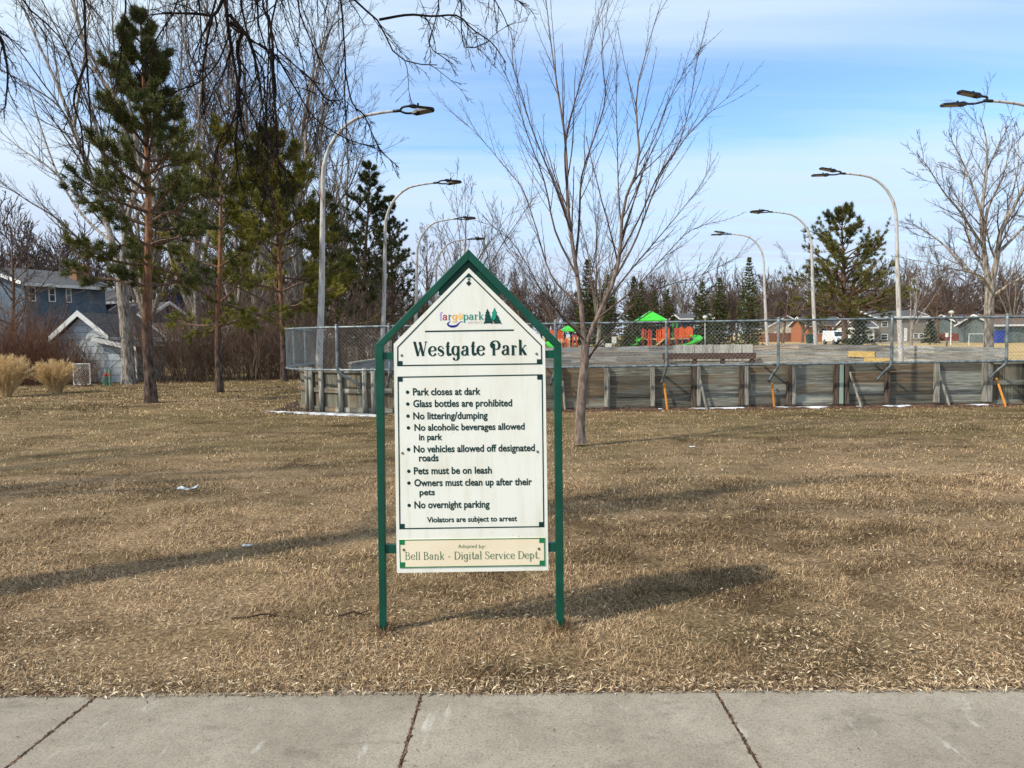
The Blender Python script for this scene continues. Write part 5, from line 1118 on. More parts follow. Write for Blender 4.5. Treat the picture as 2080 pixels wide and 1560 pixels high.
place_tree(PC, px_at(690, 37), 'lower dark pine just right of the nearest left lamp post', .78, 2, 'dark pines behind the left lamps', 'pine_tree', 'pine', kk)
place_tree(PC, px_at(800, 52), 'dark pine right of the second left lamp post', 1.0, 4, 'dark pines behind the left lamps', 'pine_tree', 'pine', kk)
place_tree(PD, px_at(1716, 62), 'broad pine with spreading yellow-green boughs between the right lamp posts', 1.06, .3, None, 'pine_tree', 'pine', kk)

# --- right-hand bare tree
YR = 29.6
RTT = thing('bare_tree', 'large rounded bare tree at the right edge behind the rink fence', 'tree', tuple(at(2009, 700, YR).xy)+(0,))
rl = [([(2008, 757, 0), (2008, 700, 0), (2009, 640, 0), (2010, 600, 0), (2013, 572, 0)], .20, .16), ([(2011, 590, 0), (2000, 520, 0), (1994, 437, .2), (2004, 345, .3), (2003, 280, .3), (1990, 236, .3)], .12, .012), ([(2013, 585, 0), (2025, 523, -.2), (2034, 468, -.3), (2070, 400, -.5), (2095, 330, -.6), (2100, 270, -.6)], .12, .012),
 ([(2008, 575, 0), (1957, 540, .4), (1920, 500, .8), (1880, 470, 1.0), (1842, 452, 1.2)], .07, .010), ([(1996, 500, 0), (1951, 431, -.5), (1920, 394, -.8), (1892, 351, -1), (1872, 322, -1.1)], .06, .010), ([(1994, 430, .2), (1965, 350, .9), (1940, 300, 1.2), (1925, 262, 1.3)], .05, .008),
 ([(2016, 602, 0), (2060, 572, -.6), (2110, 548, -1), (2160, 520, -1.2)], .07, .010), ([(2026, 515, -.2), (2080, 460, .6), (2130, 400, 1), (2160, 350, 1.2)], .07, .010), ([(2003, 350, .3), (2030, 290, .6), (2050, 255, .7)], .04, .008), ([(1998, 520, 0), (2006, 430, -1), (2040, 350, -1.6), (2050, 290, -1.8)], .06, .010),
 ([(2006, 560, 0), (1975, 500, 1.2), (1955, 420, 1.9), (1960, 340, 2.2)], .06, .010), ([(2012, 590, 0), (1990, 560, -1), (1930, 545, -1.6), (1870, 530, -2)], .05, .008), ([(2030, 480, -.3), (2060, 380, 1.3), (2070, 310, 1.7), (2062, 260, 1.8)], .05, .008)]
rng = np.random.default_rng(171)
GP = resamp([[at(px, py, YR+dy) for px, py, dy in l_[0]] for l_ in rl], 16); GR = np.array([np.linspace(l_[1], l_[2], 16) for l_ in rl]); GR[0, 0] *= 1.3
b = MB(); b.tubes(GP[:3], GR[:3], 12); b.build('trunk', M['bark_grey'], RTT, True)
b = MB(); b.tubes(GP[3:], GR[3:], 7); b.build('limbs', M['bark_grey'], RTT, True)
b = MB()
for l_ in levels(GP[1:], GR[1:], [dict(per=13, t0=.15, ang=.7, lr=.36, tap=.35, n=8, wig=.08, trop=.03, rr=.45, rmin=.011, sides=4), dict(per=8, t0=.15, ang=.65, lr=.42, n=6, wig=.1, trop=.02, rr=.5, rmin=.007, sides=3), dict(per=6, t0=.15, ang=.7, lr=.48, n=4, wig=.1, trop=.02, rr=.6, rmin=.005, sides=3)], rng): b.tubes(*l_)
b.build('crown', M['twig_grey'], RTT)
# --- spruces
S1 = spruce_meshes(9.0, 81, 1.75, .16, nl=.22, nw=.03, k=9); S2 = spruce_meshes(10.0, 82, 2.3, .18, needle='needle_d', nl=.3, nw=.045, k=8, whorl=.4)
k2 = ('trunk', 'foliage')
place_tree(S1, px_at(1521, 73), 'narrow yellow-green spruce left of the smallest right lamp post', 1.0, 0, 'spruces beyond the playground', 'spruce_tree', 'spruce', k2)
for px, Y, sc, lab in ((1461, 112, 1.02, 'dark spruce just left of the narrow yellow-green spruce'), (1427, 116, .98, 'dark thin spruce above the orange play tower end'), (1356, 112, .86, 'dark spruce right behind the green playground roof'),
                       (1303, 118, 1.0, 'dark spruce above the left corner of the green playground roof'), (1287, 120, 1.12, 'tallest dark spruce of the clump left of the green playground roof'), (1330, 124, .92, 'dark spruce behind the peak of the green playground roof'),
                       (1195, 92, 1.12, 'tall dark spruce behind the trunk fork of the young tree'), (1235, 98, .98, 'dark spruce between the two main stems of the young tree')):
    place_tree(S2, px_at(px, Y), lab, sc, px*.1, 'spruces beyond the playground', 'spruce_tree', 'spruce', k2)
S3 = spruce_meshes(3.0, 83, 1.1, .08, needle='needle_s', nl=.22, nw=.035, k=10, whorl=.22, zlow=.35)
place_tree(S3, px_at(1889, 92), 'small conical spruce on the lawn in front of the taupe house', 1.0, 0, None, 'spruce_tree', 'spruce', k2)
S4 = spruce_meshes(2.6, 84, 1.7, .10, needle='needle_d', nl=.25, nw=.03, k=12, whorl=.2, zlow=.15)
place_tree(S4, px_at(1745, 60), 'low dark juniper bush under the broad right-hand pine', 1.0, 0, None, 'juniper_bush', 'bush', k2)
place_tree(S4, px_at(1276, 84), 'low dark evergreen bush left of the playground tower', .9, 1, None, 'juniper_bush', 'bush', k2)

# --- middle-distance bare trees
F1 = tree_meshes(13, 91, 'vase', .22, .95, .014, 'bark_grey', 'twig_far', 4, .22, .55); F2 = tree_meshes(12, 92, 'round', .2, .85, .014, 'bark_brown', 'twig_far', 4, .22, .55)
F3 = tree_meshes(13, 93, 'vase', .22, 1.0, .016, 'bark_brown', 'twig_far', 4, .18, .65)
for i, (px, Y, sc, lab) in enumerate(((925, 62, 1.02, 'rounded bare tree rising above the sign gable'), (870, 70, .95, 'bare tree behind the two farthest left lamp posts'), (1010, 85, .85, 'bare tree right behind the right slope of the sign gable'),
    (1215, 88, 1.15, 'pale bare tree rising behind the stems of the young tree'), (1060, 96, .9, 'pinkish bare tree between the sign and the young tree'), (1130, 104, .95, 'bare tree behind the small green play umbrella'),
    (1400, 130, 1.0, 'bare tree behind the orange play panels'), (1590, 120, .95, 'bare tree between the smallest and middle right lamp posts'), (1630, 128, 1.0, 'bare tree behind the cream gabled house'),
    (1850, 88, .85, 'dark bare tree right of the tallest right lamp post'), (1905, 100, .95, 'wide bare tree behind the small conical spruce'), (1960, 110, .9, 'bare tree behind the far park lamp on the right'), (2055, 100, .95, 'bare tree at the far right behind the green-grey garage'),
    (20, 44, .8, 'bare tree at the far left in front of the blue house'), (290, 62, .8, 'bare tree behind the second blue house'), (650, 60, .95, 'bare tree far behind the nearest left lamp post'), (560, 56, .9, 'bare tree far behind the leaning pine'))):
    place_tree((F1, F2, F3)[i % 3], px_at(px, Y), lab, sc, i*1.3, 'bare trees around the park')

# --- far wood along the horizon: one mass
fm = [tree_meshes(13, 200+i, ('vase', 'round')[i % 2], .22, 1.2, .045, 'bark_brown', 'twig_far', 3, .15, .62) for i in range(5)]
arrs = []
for a_, c_ in fm:
    for m_ in (a_, c_):
        V = np.zeros(len(m_.vertices)*3, np.float32); m_.vertices.foreach_get('co', V); lv_ = np.zeros(len(m_.loops), np.int32); m_.loops.foreach_get('vertex_index', lv_); tot = np.zeros(len(m_.polygons), np.int32); m_.polygons.foreach_get('loop_total', tot)
        arrs.append((V.reshape(-1, 3), lv_.reshape(-1, 4)))
fw = MB(); rng = np.random.default_rng(77)
def add_far(x, y, sc, i, rz):
    for V, q in arrs[2*i:2*i+2]:
        c, s_ = math.cos(rz), math.sin(rz); X = V.astype(float)*sc; X = np.column_stack([X[:, 0]*c-X[:, 1]*s_+x, X[:, 0]*s_+X[:, 1]*c+y, X[:, 2]]); fw.add(X, [q])
for i in range(370):
    px = rng.uniform(-160, 2240); Y = rng.uniform(138, 205)
    if px < 800: Y = rng.uniform(62, 130)
    add_far(at(px, 690, Y).x, Y, rng.uniform(.6, 1.0)*(1.0 if px > 800 else .9), rng.integers(0, 5), rng.uniform(0, 6.28))
tag(fw.build('far_wood', M['twig_far']), 'brown-grey leafless wood along the horizon behind the houses and playground', 'wood', kind='stuff')

# --- shrubs
def shrub_mesh(H, W_, seed, stems, m, per=7, r=.008):
    rng = np.random.default_rng(seed); a = rng.uniform(0, 6.28, stems); rad = rng.uniform(0, .55, stems)**.7*W_; P0 = np.stack([np.cos(a)*rad, np.sin(a)*rad, np.zeros(stems)], 1)
    D = norm(np.stack([np.cos(a)*rad/W_*.8, np.sin(a)*rad/W_*.8, np.ones(stems)], 1)+rng.normal(0, .16, (stems, 3))); L = H*rng.uniform(.55, 1.1, stems)
    P = grow(P0, D, L, 8, rng, .07, .01); R = rng.uniform(.8, 2.0, stems)[:, None]*r*np.linspace(1, .3, 8)[None]
    b = MB(); b.tubes(P, R, 4)
    for l_ in levels(P, R, [dict(per=per, t0=.12, ang=.6, lr=.45, n=6, wig=.12, trop=.02, rr=.6, rmin=r*.5, sides=3), dict(per=5, t0=.2, ang=.7, lr=.5, n=4, wig=.12, trop=.02, rr=.7, rmin=r*.4, sides=3)], rng): b.tubes(*l_)
    return b.mesh('twigs', M[m], False)
SH1 = shrub_mesh(2.4, 1.4, 301, 70, 'twig_red'); SH2 = shrub_mesh(3.0, 1.5, 302, 55, 'twig_shrub'); SH3 = shrub_mesh(2.0, 1.1, 303, 40, 'twig_shrub', r=.010); SH4 = shrub_mesh(3.6, 1.6, 304, 45, 'twig_shrub', r=.011)
def place_shrub(me, loc, label, sc, rz, group):
    o = bpy.data.objects.new('bare_shrub', me); COL.objects.link(o); o.location = loc; o.scale = (sc, sc, sc*1.0); o.rotation_euler = (0, 0, rz); tag(o, label, 'shrub', group)
for i, (px, Y, sc, me, lab) in enumerate(((8, 25.5, 1.0, SH1, 'russet bare shrub at the left picture edge behind the ornamental grass'), (62, 25.0, .95, SH1, 'russet twiggy shrub between the two straw grass clumps'), (112, 26.5, .80, SH1, 'russet shrub directly behind the right straw grass clump'), (-50, 26, 1.05, SH1, 'russet shrub beyond the left picture edge'),
    (95, 27.5, .95, SH1, 'tall russet shrub between the right straw clump and the blue house'), (142, 25.4, .62, SH1, 'low russet shrub at the left foot of the shed wall'), (45, 30, 1.15, SH2, 'tall brown shrub in front of the blue house wall'), (160, 25.6, .85, SH3, 'thin grey-brown shrub against the pale blue shed gable'), (330, 26, .85, SH4, 'brown shrub right of the grey tree and shed'), (168, 23.6, .42, SH3, 'small bare shrub growing in front of the white lattice panel'))):
    place_shrub(me, px_at(px, Y+4.5), lab, sc*1.2, i*1.1, 'bare shrubs along the garden edge')
thicket = [(365, 27, .95, 'brown thicket shrub between the left pine and the second pine'), (400, 26, .8, 'low brown thicket shrub left of the second pine trunk'), (430, 28, 1.0, 'brown thicket shrub right behind the second pine trunk'), (475, 27, 1.0, 'brown thicket shrub just right of the second pine trunk'), (510, 26.5, .85, 'rounded brown thicket shrub in the middle of the hedge'),
           (545, 28, 1.05, 'tall brown thicket shrub below the leaning pine'), (585, 27, .9, 'brown thicket shrub beside the fence corner'), (620, 31, 1.0, 'brown thicket shrub seen through the fence corner'), (660, 34, 1.0, 'brown shrub behind the nearest lamp post base'), (700, 36, 1.1, 'brown shrub behind the side boards of the rink'), (750, 40, 1.1, 'brown shrub behind the second lamp post base'),
           (385, 32, 1.1, 'tall brown shrub deep in the thicket behind the left pine'), (455, 33, 1.15, 'tall brown shrub deep in the thicket behind the second pine'), (525, 34, 1.15, 'tall brown shrub deep in the thicket behind the leaning pine'), (590, 36, 1.2, 'tall brown shrub deep in the thicket behind the fence corner')]
for i, (px, Y, sc, lab) in enumerate(thicket): place_shrub((SH2, SH4, SH3)[i % 3], px_at(px, Y+(5 if px < 600 else 1)), lab, sc*1.15, i*.9, 'brown thicket shrubs')
# dead leaf strip under the thicket
# --- ornamental grass
def orn_grass(px, py, H, W_, seed, lab):
    q = gnd(px, py); rng = np.random.default_rng(seed); n = 620; a = rng.uniform(0, 6.28, n); rad = rng.uniform(0, .16, n)
    P0 = np.stack([q.x+np.cos(a)*rad, q.y+np.sin(a)*rad, np.zeros(n)], 1); a2 = a+rng.normal(0, .5, n); sp_ = rng.uniform(.05, .62, n)
    D = norm(np.stack([np.cos(a2)*sp_*W_, np.sin(a2)*sp_*W_, np.ones(n)], 1)); P = grow(P0, D, H*rng.uniform(.45, 1.2, n), 9, rng, .06, -.055*1.0)
    T = thing('ornamental_grass', lab, 'grass clump', (q.x, q.y, 0), 'straw-coloured ornamental grass clumps'); b = MB(); b.tubes(P, np.linspace(.006, .003, 9)[None].repeat(n, 0), 3); b.build('blades', M['straw'], T)
    sel = rng.random(n) < .85; e = P[sel, -1]; d = norm(P[sel, -1]-P[sel, -3]); b = MB(); m = len(e); base = e[:, None]-d[:, None]*np.linspace(0, .28, 7)[None, :, None]
    tufts(b, base.reshape(-1, 3), np.repeat(d, 7, 0), 6, .10, .004, rng, .6); b.build('plumes', M['straw'], T)
orn_grass(12, 806, 1.15, .70, 401, 'straw-coloured ornamental grass clump cut by the left picture edge'); orn_grass(114, 799, .95, .78, 402, 'rounded straw-coloured grass clump in front of the shed')

# ------------------------------------------------------------------ buildings
def windows(house_o, items, frame='white'):
    """items: list of (origin, xdir, width, height) in world space; frame proud of the wall with a recessed pane"""
    for o_, xd, nrm, w, h in items:
        o_ = Vector(o_); xd = Vector(xd).normalized(); nv = Vector(nrm).normalized(); up = Vector((0, 0, 1)); f = min(.09, w*.14); b = MB()
        for c_, sw__, sh_ in ((o_+xd*(f/2)+up*h/2, f, h), (o_+xd*(w-f/2)+up*h/2, f, h), (o_+xd*w/2+up*(f/2), w-2*f, f), (o_+xd*w/2+up*(h-f/2), w-2*f, f), (o_+xd*w/2+up*h*.5, w-2*f, f*.6)):
            p0 = c_-xd*sw__/2-up*sh_/2-nv*.02; b.prism([p0, p0+xd*sw__, p0+xd*sw__+up*sh_, p0+up*sh_][::-1], nv*.08)
        fr = b.build('window', M[frame], house_o); b = MB(); p0 = o_+xd*f*.5+up*f*.5-nv*.01; b.prism([p0, p0+xd*(w-f), p0+xd*(w-f)+up*(h-f), p0+up*(h-f)][::-1], nv*.03); b.build('pane', M['pane'], fr)
def house(name, lab, c, ang, w, d, h, rise, wallm, roofm, over=.4, cat='house', gable_wall=None, fascia='white', base=None, group=None):
    """gabled house: ridge along local x (length w), gable ends at +-w/2; front face at local -y"""
    o = thing(name, lab, cat, (c[0], c[1], 0), group); ca, sa = math.cos(ang), math.sin(ang)
    def L(x, y, z): return Vector((c[0]+x*ca-y*sa, c[1]+x*sa+y*ca, z))
    b = MB(); a = w/2; e = d/2
    V = [L(-a, -e, 0), L(a, -e, 0), L(a, e, 0), L(-a, e, 0), L(-a, -e, h), L(a, -e, h), L(a, e, h), L(-a, e, h), L(-a, 0, h+rise), L(a, 0, h+rise)]
    b.add([tuple(v) for v in V], [np.array([(0, 1, 5, 4), (2, 3, 7, 6)]), np.array([(1, 2, 6, 9, 5), (3, 0, 4, 8, 7)])]); b.build('wall', M[wallm], o)
    if base:
        b = MB(); b.prism([L(-a-.03, -e-.03, 0), L(a+.03, -e-.03, 0), L(a+.03, e+.03, 0), L(-a-.03, e+.03, 0)][::-1], (0, 0, base[1])); b.build('base_course', M[base[0]], o)
    b = MB(); k = rise/e; t = .16; A = a+over
    for sg in (-1, 1):
        p = [L(-A, sg*(e+over), h-k*over+.02), L(A, sg*(e+over), h-k*over+.02), L(A, 0, h+rise+.02), L(-A, 0, h+rise+.02)]
        b.prism(p if sg < 0 else p[::-1], (0, 0, t))
    rf = b.build('roof', M[roofm], o)
    b = MB()
    for sx in (-1, 1):
        for sg in (-1, 1):
            p, q = L(sx*(A+.02), sg*(e+over+.02), h-k*over), L(sx*(A+.02), 0, h+rise); nx_ = L(sx*(A+.05), 0, 0)-L(sx*A, 0, 0); dz = Vector((0, 0, .24))
            b.prism([p, q, q+dz, p+dz], nx_)
    for sg in (-1, 1):
        p, q = L(-A, sg*(e+over+.02), h-k*over-.05), L(A, sg*(e+over+.02), h-k*over-.05); ny_ = L(0, sg*.04, 0)-L(0, 0, 0); dz = Vector((0, 0, .22)); b.prism([p, q, q+dz, p+dz], ny_)
    b.build('fascia', M[fascia], o)
    return o, L, rf
# slate-blue house far left: corner towards us at px 55
c1 = at(55, 690, 52); c2 = at(218, 690, 57.7); dv = Vector((c2.x-c1.x, c2.y-c1.y, 0)); wl = dv.length; dv.normalize(); ga = math.atan2(dv.y, dv.x); nv = Vector((dv.y, -dv.x, 0))
D_ = 9.0; hc = (Vector((c1.x, c1.y, 0))+dv*(wl/2)-nv*D_/2)
BH, LB_, BRF = house('blue_house', 'two-storey slate-blue house with grey roof and brick chimney, far left', (hc.x, hc.y), ga, wl, D_, 5.95, 1.3, 'siding_blue', 'roof', .45)
p55 = at(54, 690, 52)
ws = []
for xa_, xb_ in ((62, 77), (103, 117), (138, 149)):
    # x positions measured along the facade
    def along(px): 
        d = ray(px, 690); t_ = ((c1.x*dv.y-c1.y*dv.x))/(d.x*dv.y-d.y*dv.x); pt = CPOS+d*t_; return (Vector((pt.x, pt.y, 0))-Vector((c1.x, c1.y, 0))).dot(dv)
    u0, u1 = along(xa_), along(xb_); ws.append((Vector((c1.x, c1.y, 4.72))+dv*u0, dv, nv, u1-u0, 1.05))
windows(BH, ws)
b = MB(); q = LB_(wl*.5-.75, -D_/2+1.7, 0); q2_ = LB_(wl*.5-1.05, -D_/2+1.7, 0); q3_ = LB_(wl*.5-.45, -D_/2+1.7, 0); b.box((q.x, q.y, 6.8), (1.25, .8, 1.46), ga); b.box((q.x, q.y, 7.575), (1.35, .9, .09), ga); b.box((q2_.x, q2_.y, 7.72), (.38, .4, .22), ga); b.box((q3_.x, q3_.y, 7.72), (.38, .4, .22), ga); b.build('chimney', M['chimney'], BRF)
# second, darker blue house behind
q = at(262, 690, 64); NH, LN, _x = house('navy_house', 'dark blue gabled house half hidden behind the grey tree', (q.x, q.y+3), ga+math.pi/2, 8, 4.6, 5.4, 1.4, 'siding_navy', 'roof', .4)
q2 = at(262, 690, 58); house('navy_garage', 'low navy garage with white rake boards in front of the dark blue house', (q2.x+.3, q2.y+2), ga+math.pi/2, 5, 5.4, 3.1, 1.6, 'siding_navy', 'roof', .4, 'garage')
q3 = at(372, 690, 50); house('garden_shed', 'brown-roofed outbuilding glimpsed through the thicket behind the left pine', (q3.x, q3.y), .4, 4.5, 3.4, 1.9, .9, 'siding_grey', 'roof_b', .3, 'shed')
# pale blue shed with lean-to
YSH = 31.0
sl, sr = at(124, 760, YSH), at(222, 760, YSH); pk = at(170, 640, YSH); wd_ = sr.x-sl.x; zev = at(222, 672, YSH).z
SHD, LS_, _ = house('garden_shed', 'pale blue gabled shed with white rake boards and brown roof, far left', ((sl.x+sr.x)/2, YSH+2.1, 0), math.radians(89), 4.2, wd_, zev-.25, pk.z-zev+.2, 'shed_blue', 'roof', .22, 'shed')
b = MB(); LT = thing('lean_to_shed', 'low pale blue lean-to with a sloping white-edged roof beside the gabled shed', 'shed', (at(240, 760, YSH-.6).x, YSH+.4, 0))
l0, l1 = at(201, 760, YSH-.4), at(276, 760, YSH-.4); zl, zr = at(200, 690, YSH-.4).z, at(276, 708, YSH-.4).z
b.prism([(l0.x, YSH-.4, 0), (l1.x, YSH-.4, 0), (l1.x, YSH-.4, zr), (l0.x, YSH-.4, zl)], (0, 2.4, 0)); b.build('wall', M['shed_blue'], LT)
b = MB(); b.prism([(l0.x-.1, YSH-.6, zl+.02), (l1.x+.15, YSH-.6, zr-.02), (l1.x+.15, YSH-.6, zr+.07), (l0.x-.1, YSH-.6, zl+.11)], (0, 2.8, 0)); b.build('roof', M['roof'], LT)
b = MB(); b.prism([(l0.x-.12, YSH-.63, zl-.06), (l1.x+.17, YSH-.63, zr-.10), (l1.x+.17, YSH-.63, zr+.08), (l0.x-.12, YSH-.63, zl+.12)], (0, .028, 0)); b.build('fascia', M['white'], LT)
b = MB(); b.beam((l1.x+.03, YSH-.42, 0), (l1.x+.03, YSH-.42, zr-.1), .09, .09, (1, 0, 0)); b.build('corner_board', M['white'], LT)
# white lattice panel leaning by the shed
q = at(166, 775, 28.6); LP_ = thing('lattice_panel', 'white garden lattice panel leaning beside the shed', 'panel', (q.x, 28.6, 0)); b = MB()
xl_, xr_ = at(150, 775, 28.6).x, at(184, 775, 28.6).x; zt_ = at(166, 739, 28.6).z
for z in (.06, zt_): b.beam((xl_, 28.6, z), (xr_, 28.6, z), .03, .035)
for x in (xl_, xr_): b.beam((x, 28.6, 0), (x, 28.6, zt_+.02), .03, .035, (1, 0, 0))
b.build('frame', M['white'], LP_); b = MB(); wP = xr_-xl_
for i in range(-6, 12):
    for sg in (1, -1):
        x0_ = xl_+i*.09; t0_, t1_ = 0.0, zt_
        pts = [(x0_+ (t_ if sg > 0 else zt_-t_)*.9, t_) for t_ in np.linspace(0, zt_, 24)]; pts = [p_ for p_ in pts if xl_ <= p_[0] <= xr_]
        if len(pts) > 1: b.beam((pts[0][0], 28.62, pts[0][1]), (pts[-1][0], 28.62, pts[-1][1]), .008, .016, (0, 1, 0))
b.build('lattice', M['white'], LP_)
# utility pedestals
for px, py, w, h, lab in ((215, 783, .18, .36, 'short green utility pedestal with a red cap beside the grey tree'), (224.5, 783, .11, .62, 'tall narrow green utility pedestal next to the short one')):
    q = gnd(px, py); T = thing('utility_pedestal', lab, 'utility box', (q.x, q.y, 0)); b = MB(); b.tube([(q.x, q.y, 0), (q.x, q.y, h)], w/2, 4 if h > .5 else 10); b.build('body', M['util_green'], T)
    b = MB()
    if h < .5: b.tube([(q.x, q.y, h), (q.x, q.y, h+.06), (q.x, q.y, h+.14)], [w*.5, w*.42, .02], 10); b.build('cap', M['util_red'], T)
    else:
        b.tube([(q.x, q.y, h), (q.x, q.y, h+.02)], [w*.55, w*.45], 4); b.build('cap', M['util_green'], T); b = MB(); b.face([(q.x-.04, q.y-w*.37, h*.60), (q.x+.04, q.y-w*.37, h*.60), (q.x+.04, q.y-w*.37, h*.8), (q.x-.04, q.y-w*.37, h*.8)]); b.build('warning_label', M['util_red'], T)

# --- houses beyond the park
def far_house(px0, px1, Y, ang, h, rise, wallm, roofm, name, lab, d=8, **kw):
    a, c = at(px0, 690, Y), at(px1, 690, Y); return house(name, lab, ((a.x+c.x)/2, Y+d/2), ang, c.x-a.x, d, h, rise, wallm, roofm, **kw)
def front_win(H_, L_, d, items, w_=1.0, h_=1.0):
    windows(H_, [(L_(x, -d/2, z), L_(1, 0, 0)-L_(0, 0, 0), L_(0, -1, 0)-L_(0, 0, 0), ww or w_, hh or h_) for x, z, ww, hh in items])
# cream gable end facing us: ridge along y
a, c = at(1562, 690, 140), at(1645, 690, 140); CH, LC, _ = house('cream_house', 'cream gabled house with a brown brick lower wall, right of the spruces', ((a.x+c.x)/2, 146), math.pi/2, 9, c.x-a.x, 2.7, 2.1, 'stucco', 'roof', .5, base=('brick', 1.7))
OH, LO_, _ = far_house(1640, 1712, 132, 0, 2.9, 1.5, 'brick_o', 'roof', 'brick_house', 'low orange brick house with grey roof behind the white van', 8)
front_win(OH, LO_, 8, [(-1.2, 1.5, 1.5, 1.0), (1.2, 1.5, 1.5, 1.0)])
GH, LG, _ = far_house(1777, 1880, 120, 0, 4.0, 1.0, 'siding_grey', 'roof', 'taupe_house', 'taupe split-level house with white-framed windows on the right', 9)
hw = (at(1880, 690, 120).x-at(1777, 690, 120).x)/2
def gx_(px): return at(px, 690, 120).x-(at(1880, 690, 120).x+at(1777, 690, 120).x)/2
front_win(GH, LG, 9, [(gx_(1790), 2.4, 1.0, .95), (gx_(1789), .35, 1.1, .95), (gx_(1855), .5, .8, .8), (gx_(1866), .5, .8, .8)])
b = MB(); x_ = gx_(1836); b.prism([LG(x_, -4.5, .1), LG(x_+.5, -4.5, .1), LG(x_+.5, -4.5, 2.2), LG(x_, -4.5, 2.2)], (0, -.06, 0)); b.build('door', M['white'], GH)
WG, LW_, _ = far_house(1742, 1776, 118, 0, 2.4, 1.5, 'white', 'roof', 'white_garage', 'white garage with a grey roof joined left of the taupe house', 8, cat='garage')
EH, LE, _ = far_house(1946, 2012, 118, 0, 3.0, 1.1, 'siding_green', 'roof', 'grey_house', 'grey-green house with red brick base and small white windows, far right', 8, base=('brick_r', 1.2))
front_win(EH, LE, 8, [(-1.6, 1.7, 1.1, .8), (1.0, 1.7, 1.1, .8)])
RG, LR_, _ = far_house(2022, 2120, 96, 0, 2.3, 1.3, 'siding_green', 'roof_b', 'garage', 'low grey-green garage with brown roof at the right picture edge', 8, cat='garage')
b = MB(); 
for i in range(2): p0 = LR_(-2.2+i*2.6, -4.0, .1); b.prism([p0, p0+Vector((2.2, 0, 0)), p0+Vector((2.2, 0, 1.9)), p0+Vector((0, 0, 1.9))], (0, -.05, 0))
b.build('garage_door', M['siding_green'], RG)
KH, LK, _ = far_house(1384, 1445, 125, 0, 4.3, .8, 'siding_dark', 'roof', 'navy_house', 'dark navy house behind the playground spiral slide', 8)
front_win(KH, LK, 8, [(at(1409, 690, 125).x-(at(1384, 690, 125).x+at(1445, 690, 125).x)/2, 2.3, .95, .95)])
PH, LP2, _ = far_house(680, 752, 74, 0, 2.0, 1.0, 'stucco', 'roof_b', 'pale_house', 'pale low house seen through the fence left of the sign', 8)
# white van and bins
def vehicle(px, Y, lab, paint, L=4.8, H=1.9, cat='van', name='parked_van'):
    c = at(px, 700, Y); o = thing(name, lab, cat, (c.x, Y, 0)); W2 = .95
    prof = [(-L/2, .42), (L/2, .42), (L/2, .95), (L/2-.9, 1.08), (L/2-1.5, H-.05), (-L/2+.25, H), (-L/2, 1.1)]
    # nose towards the camera: profile runs along -y
    b = MB(); b.prism([(c.x-W2, Y-u, z) for u, z in prof], (2*W2, 0, 0)); bo = b.build('body', M[paint], o); md = bo.modifiers.new('bevel', 'BEVEL'); md.width = .07; md.segments = 2
    ww = MB(); ww.prism([(c.x-.78, Y-(L/2-.93)-.005, 1.14), (c.x+.78, Y-(L/2-.93)-.005, 1.14), (c.x+.68, Y-(L/2-1.44)-.01, H-.16), (c.x-.68, Y-(L/2-1.44)-.01, H-.16)], (0, -.02, .012)); ww.build('windscreen', M['pane'], o)
    b = MB(); b.box((c.x, Y-L/2-.02, .5), (1.8, .08, .3)); b.build('bumper', M['black'], o)
    for sx in (-1, 1):
        b = MB(); b.box((c.x+sx*.68, Y-L/2-.02, .82), (.34, .06, .16)); b.build('headlight', M['lens'], o)
        for u in (-L/2+.9, L/2-.9):
            b = MB(); b.tube([(c.x+sx*(W2-.2), Y-u, .36), (c.x+sx*(W2+.02), Y-u, .36)], .36, 14); w_ = b.build('wheel', M['rubber'], o); b = MB(); b.tube([(c.x+sx*(W2+.02), Y-u, .36), (c.x+sx*(W2+.03), Y-u, .36)], .2, 10); b.build('rim', M['galv'], w_)
    return o
vehicle(1698, 101.5, 'white parked van facing the park in front of the orange brick house', 'car_white')
vehicle(2014, 100.5, 'dark parked car half hidden behind the right-hand bare tree', 'car_dark', 4.6, 1.5, 'car', 'parked_car')
def wheelie(px, Y, m, lab, h=1.1, w=.62):
    c = at(px, 700, Y); o = thing('wheelie_bin', lab, 'bin', (c.x, Y, 0)); b = MB()
    b.add([(c.x+sx*w/2*k, Y+sy*w/2*k, z) for z, k in ((.06, .78), (h, 1)) for sx, sy in ((-1, -1), (1, -1), (1, 1), (-1, 1))], [np.array([(0, 3, 2, 1), (4, 5, 6, 7), (0, 1, 5, 4), (1, 2, 6, 5), (2, 3, 7, 6), (3, 0, 4, 7)])]); b.build('body', M[m], o)
    b = MB(); b.box((c.x, Y, h+.04), (w*1.08, w*1.08, .07)); b.build('lid', M[m], o)
wheelie(2028, 94.5, 'bin_blue', 'bright blue wheelie bin beside the grey-green garage', 1.5, 1.0); wheelie(1646, 112.5, 'bin_green', 'dark green wheelie bin left of the orange brick house', 1.4, 1.1)
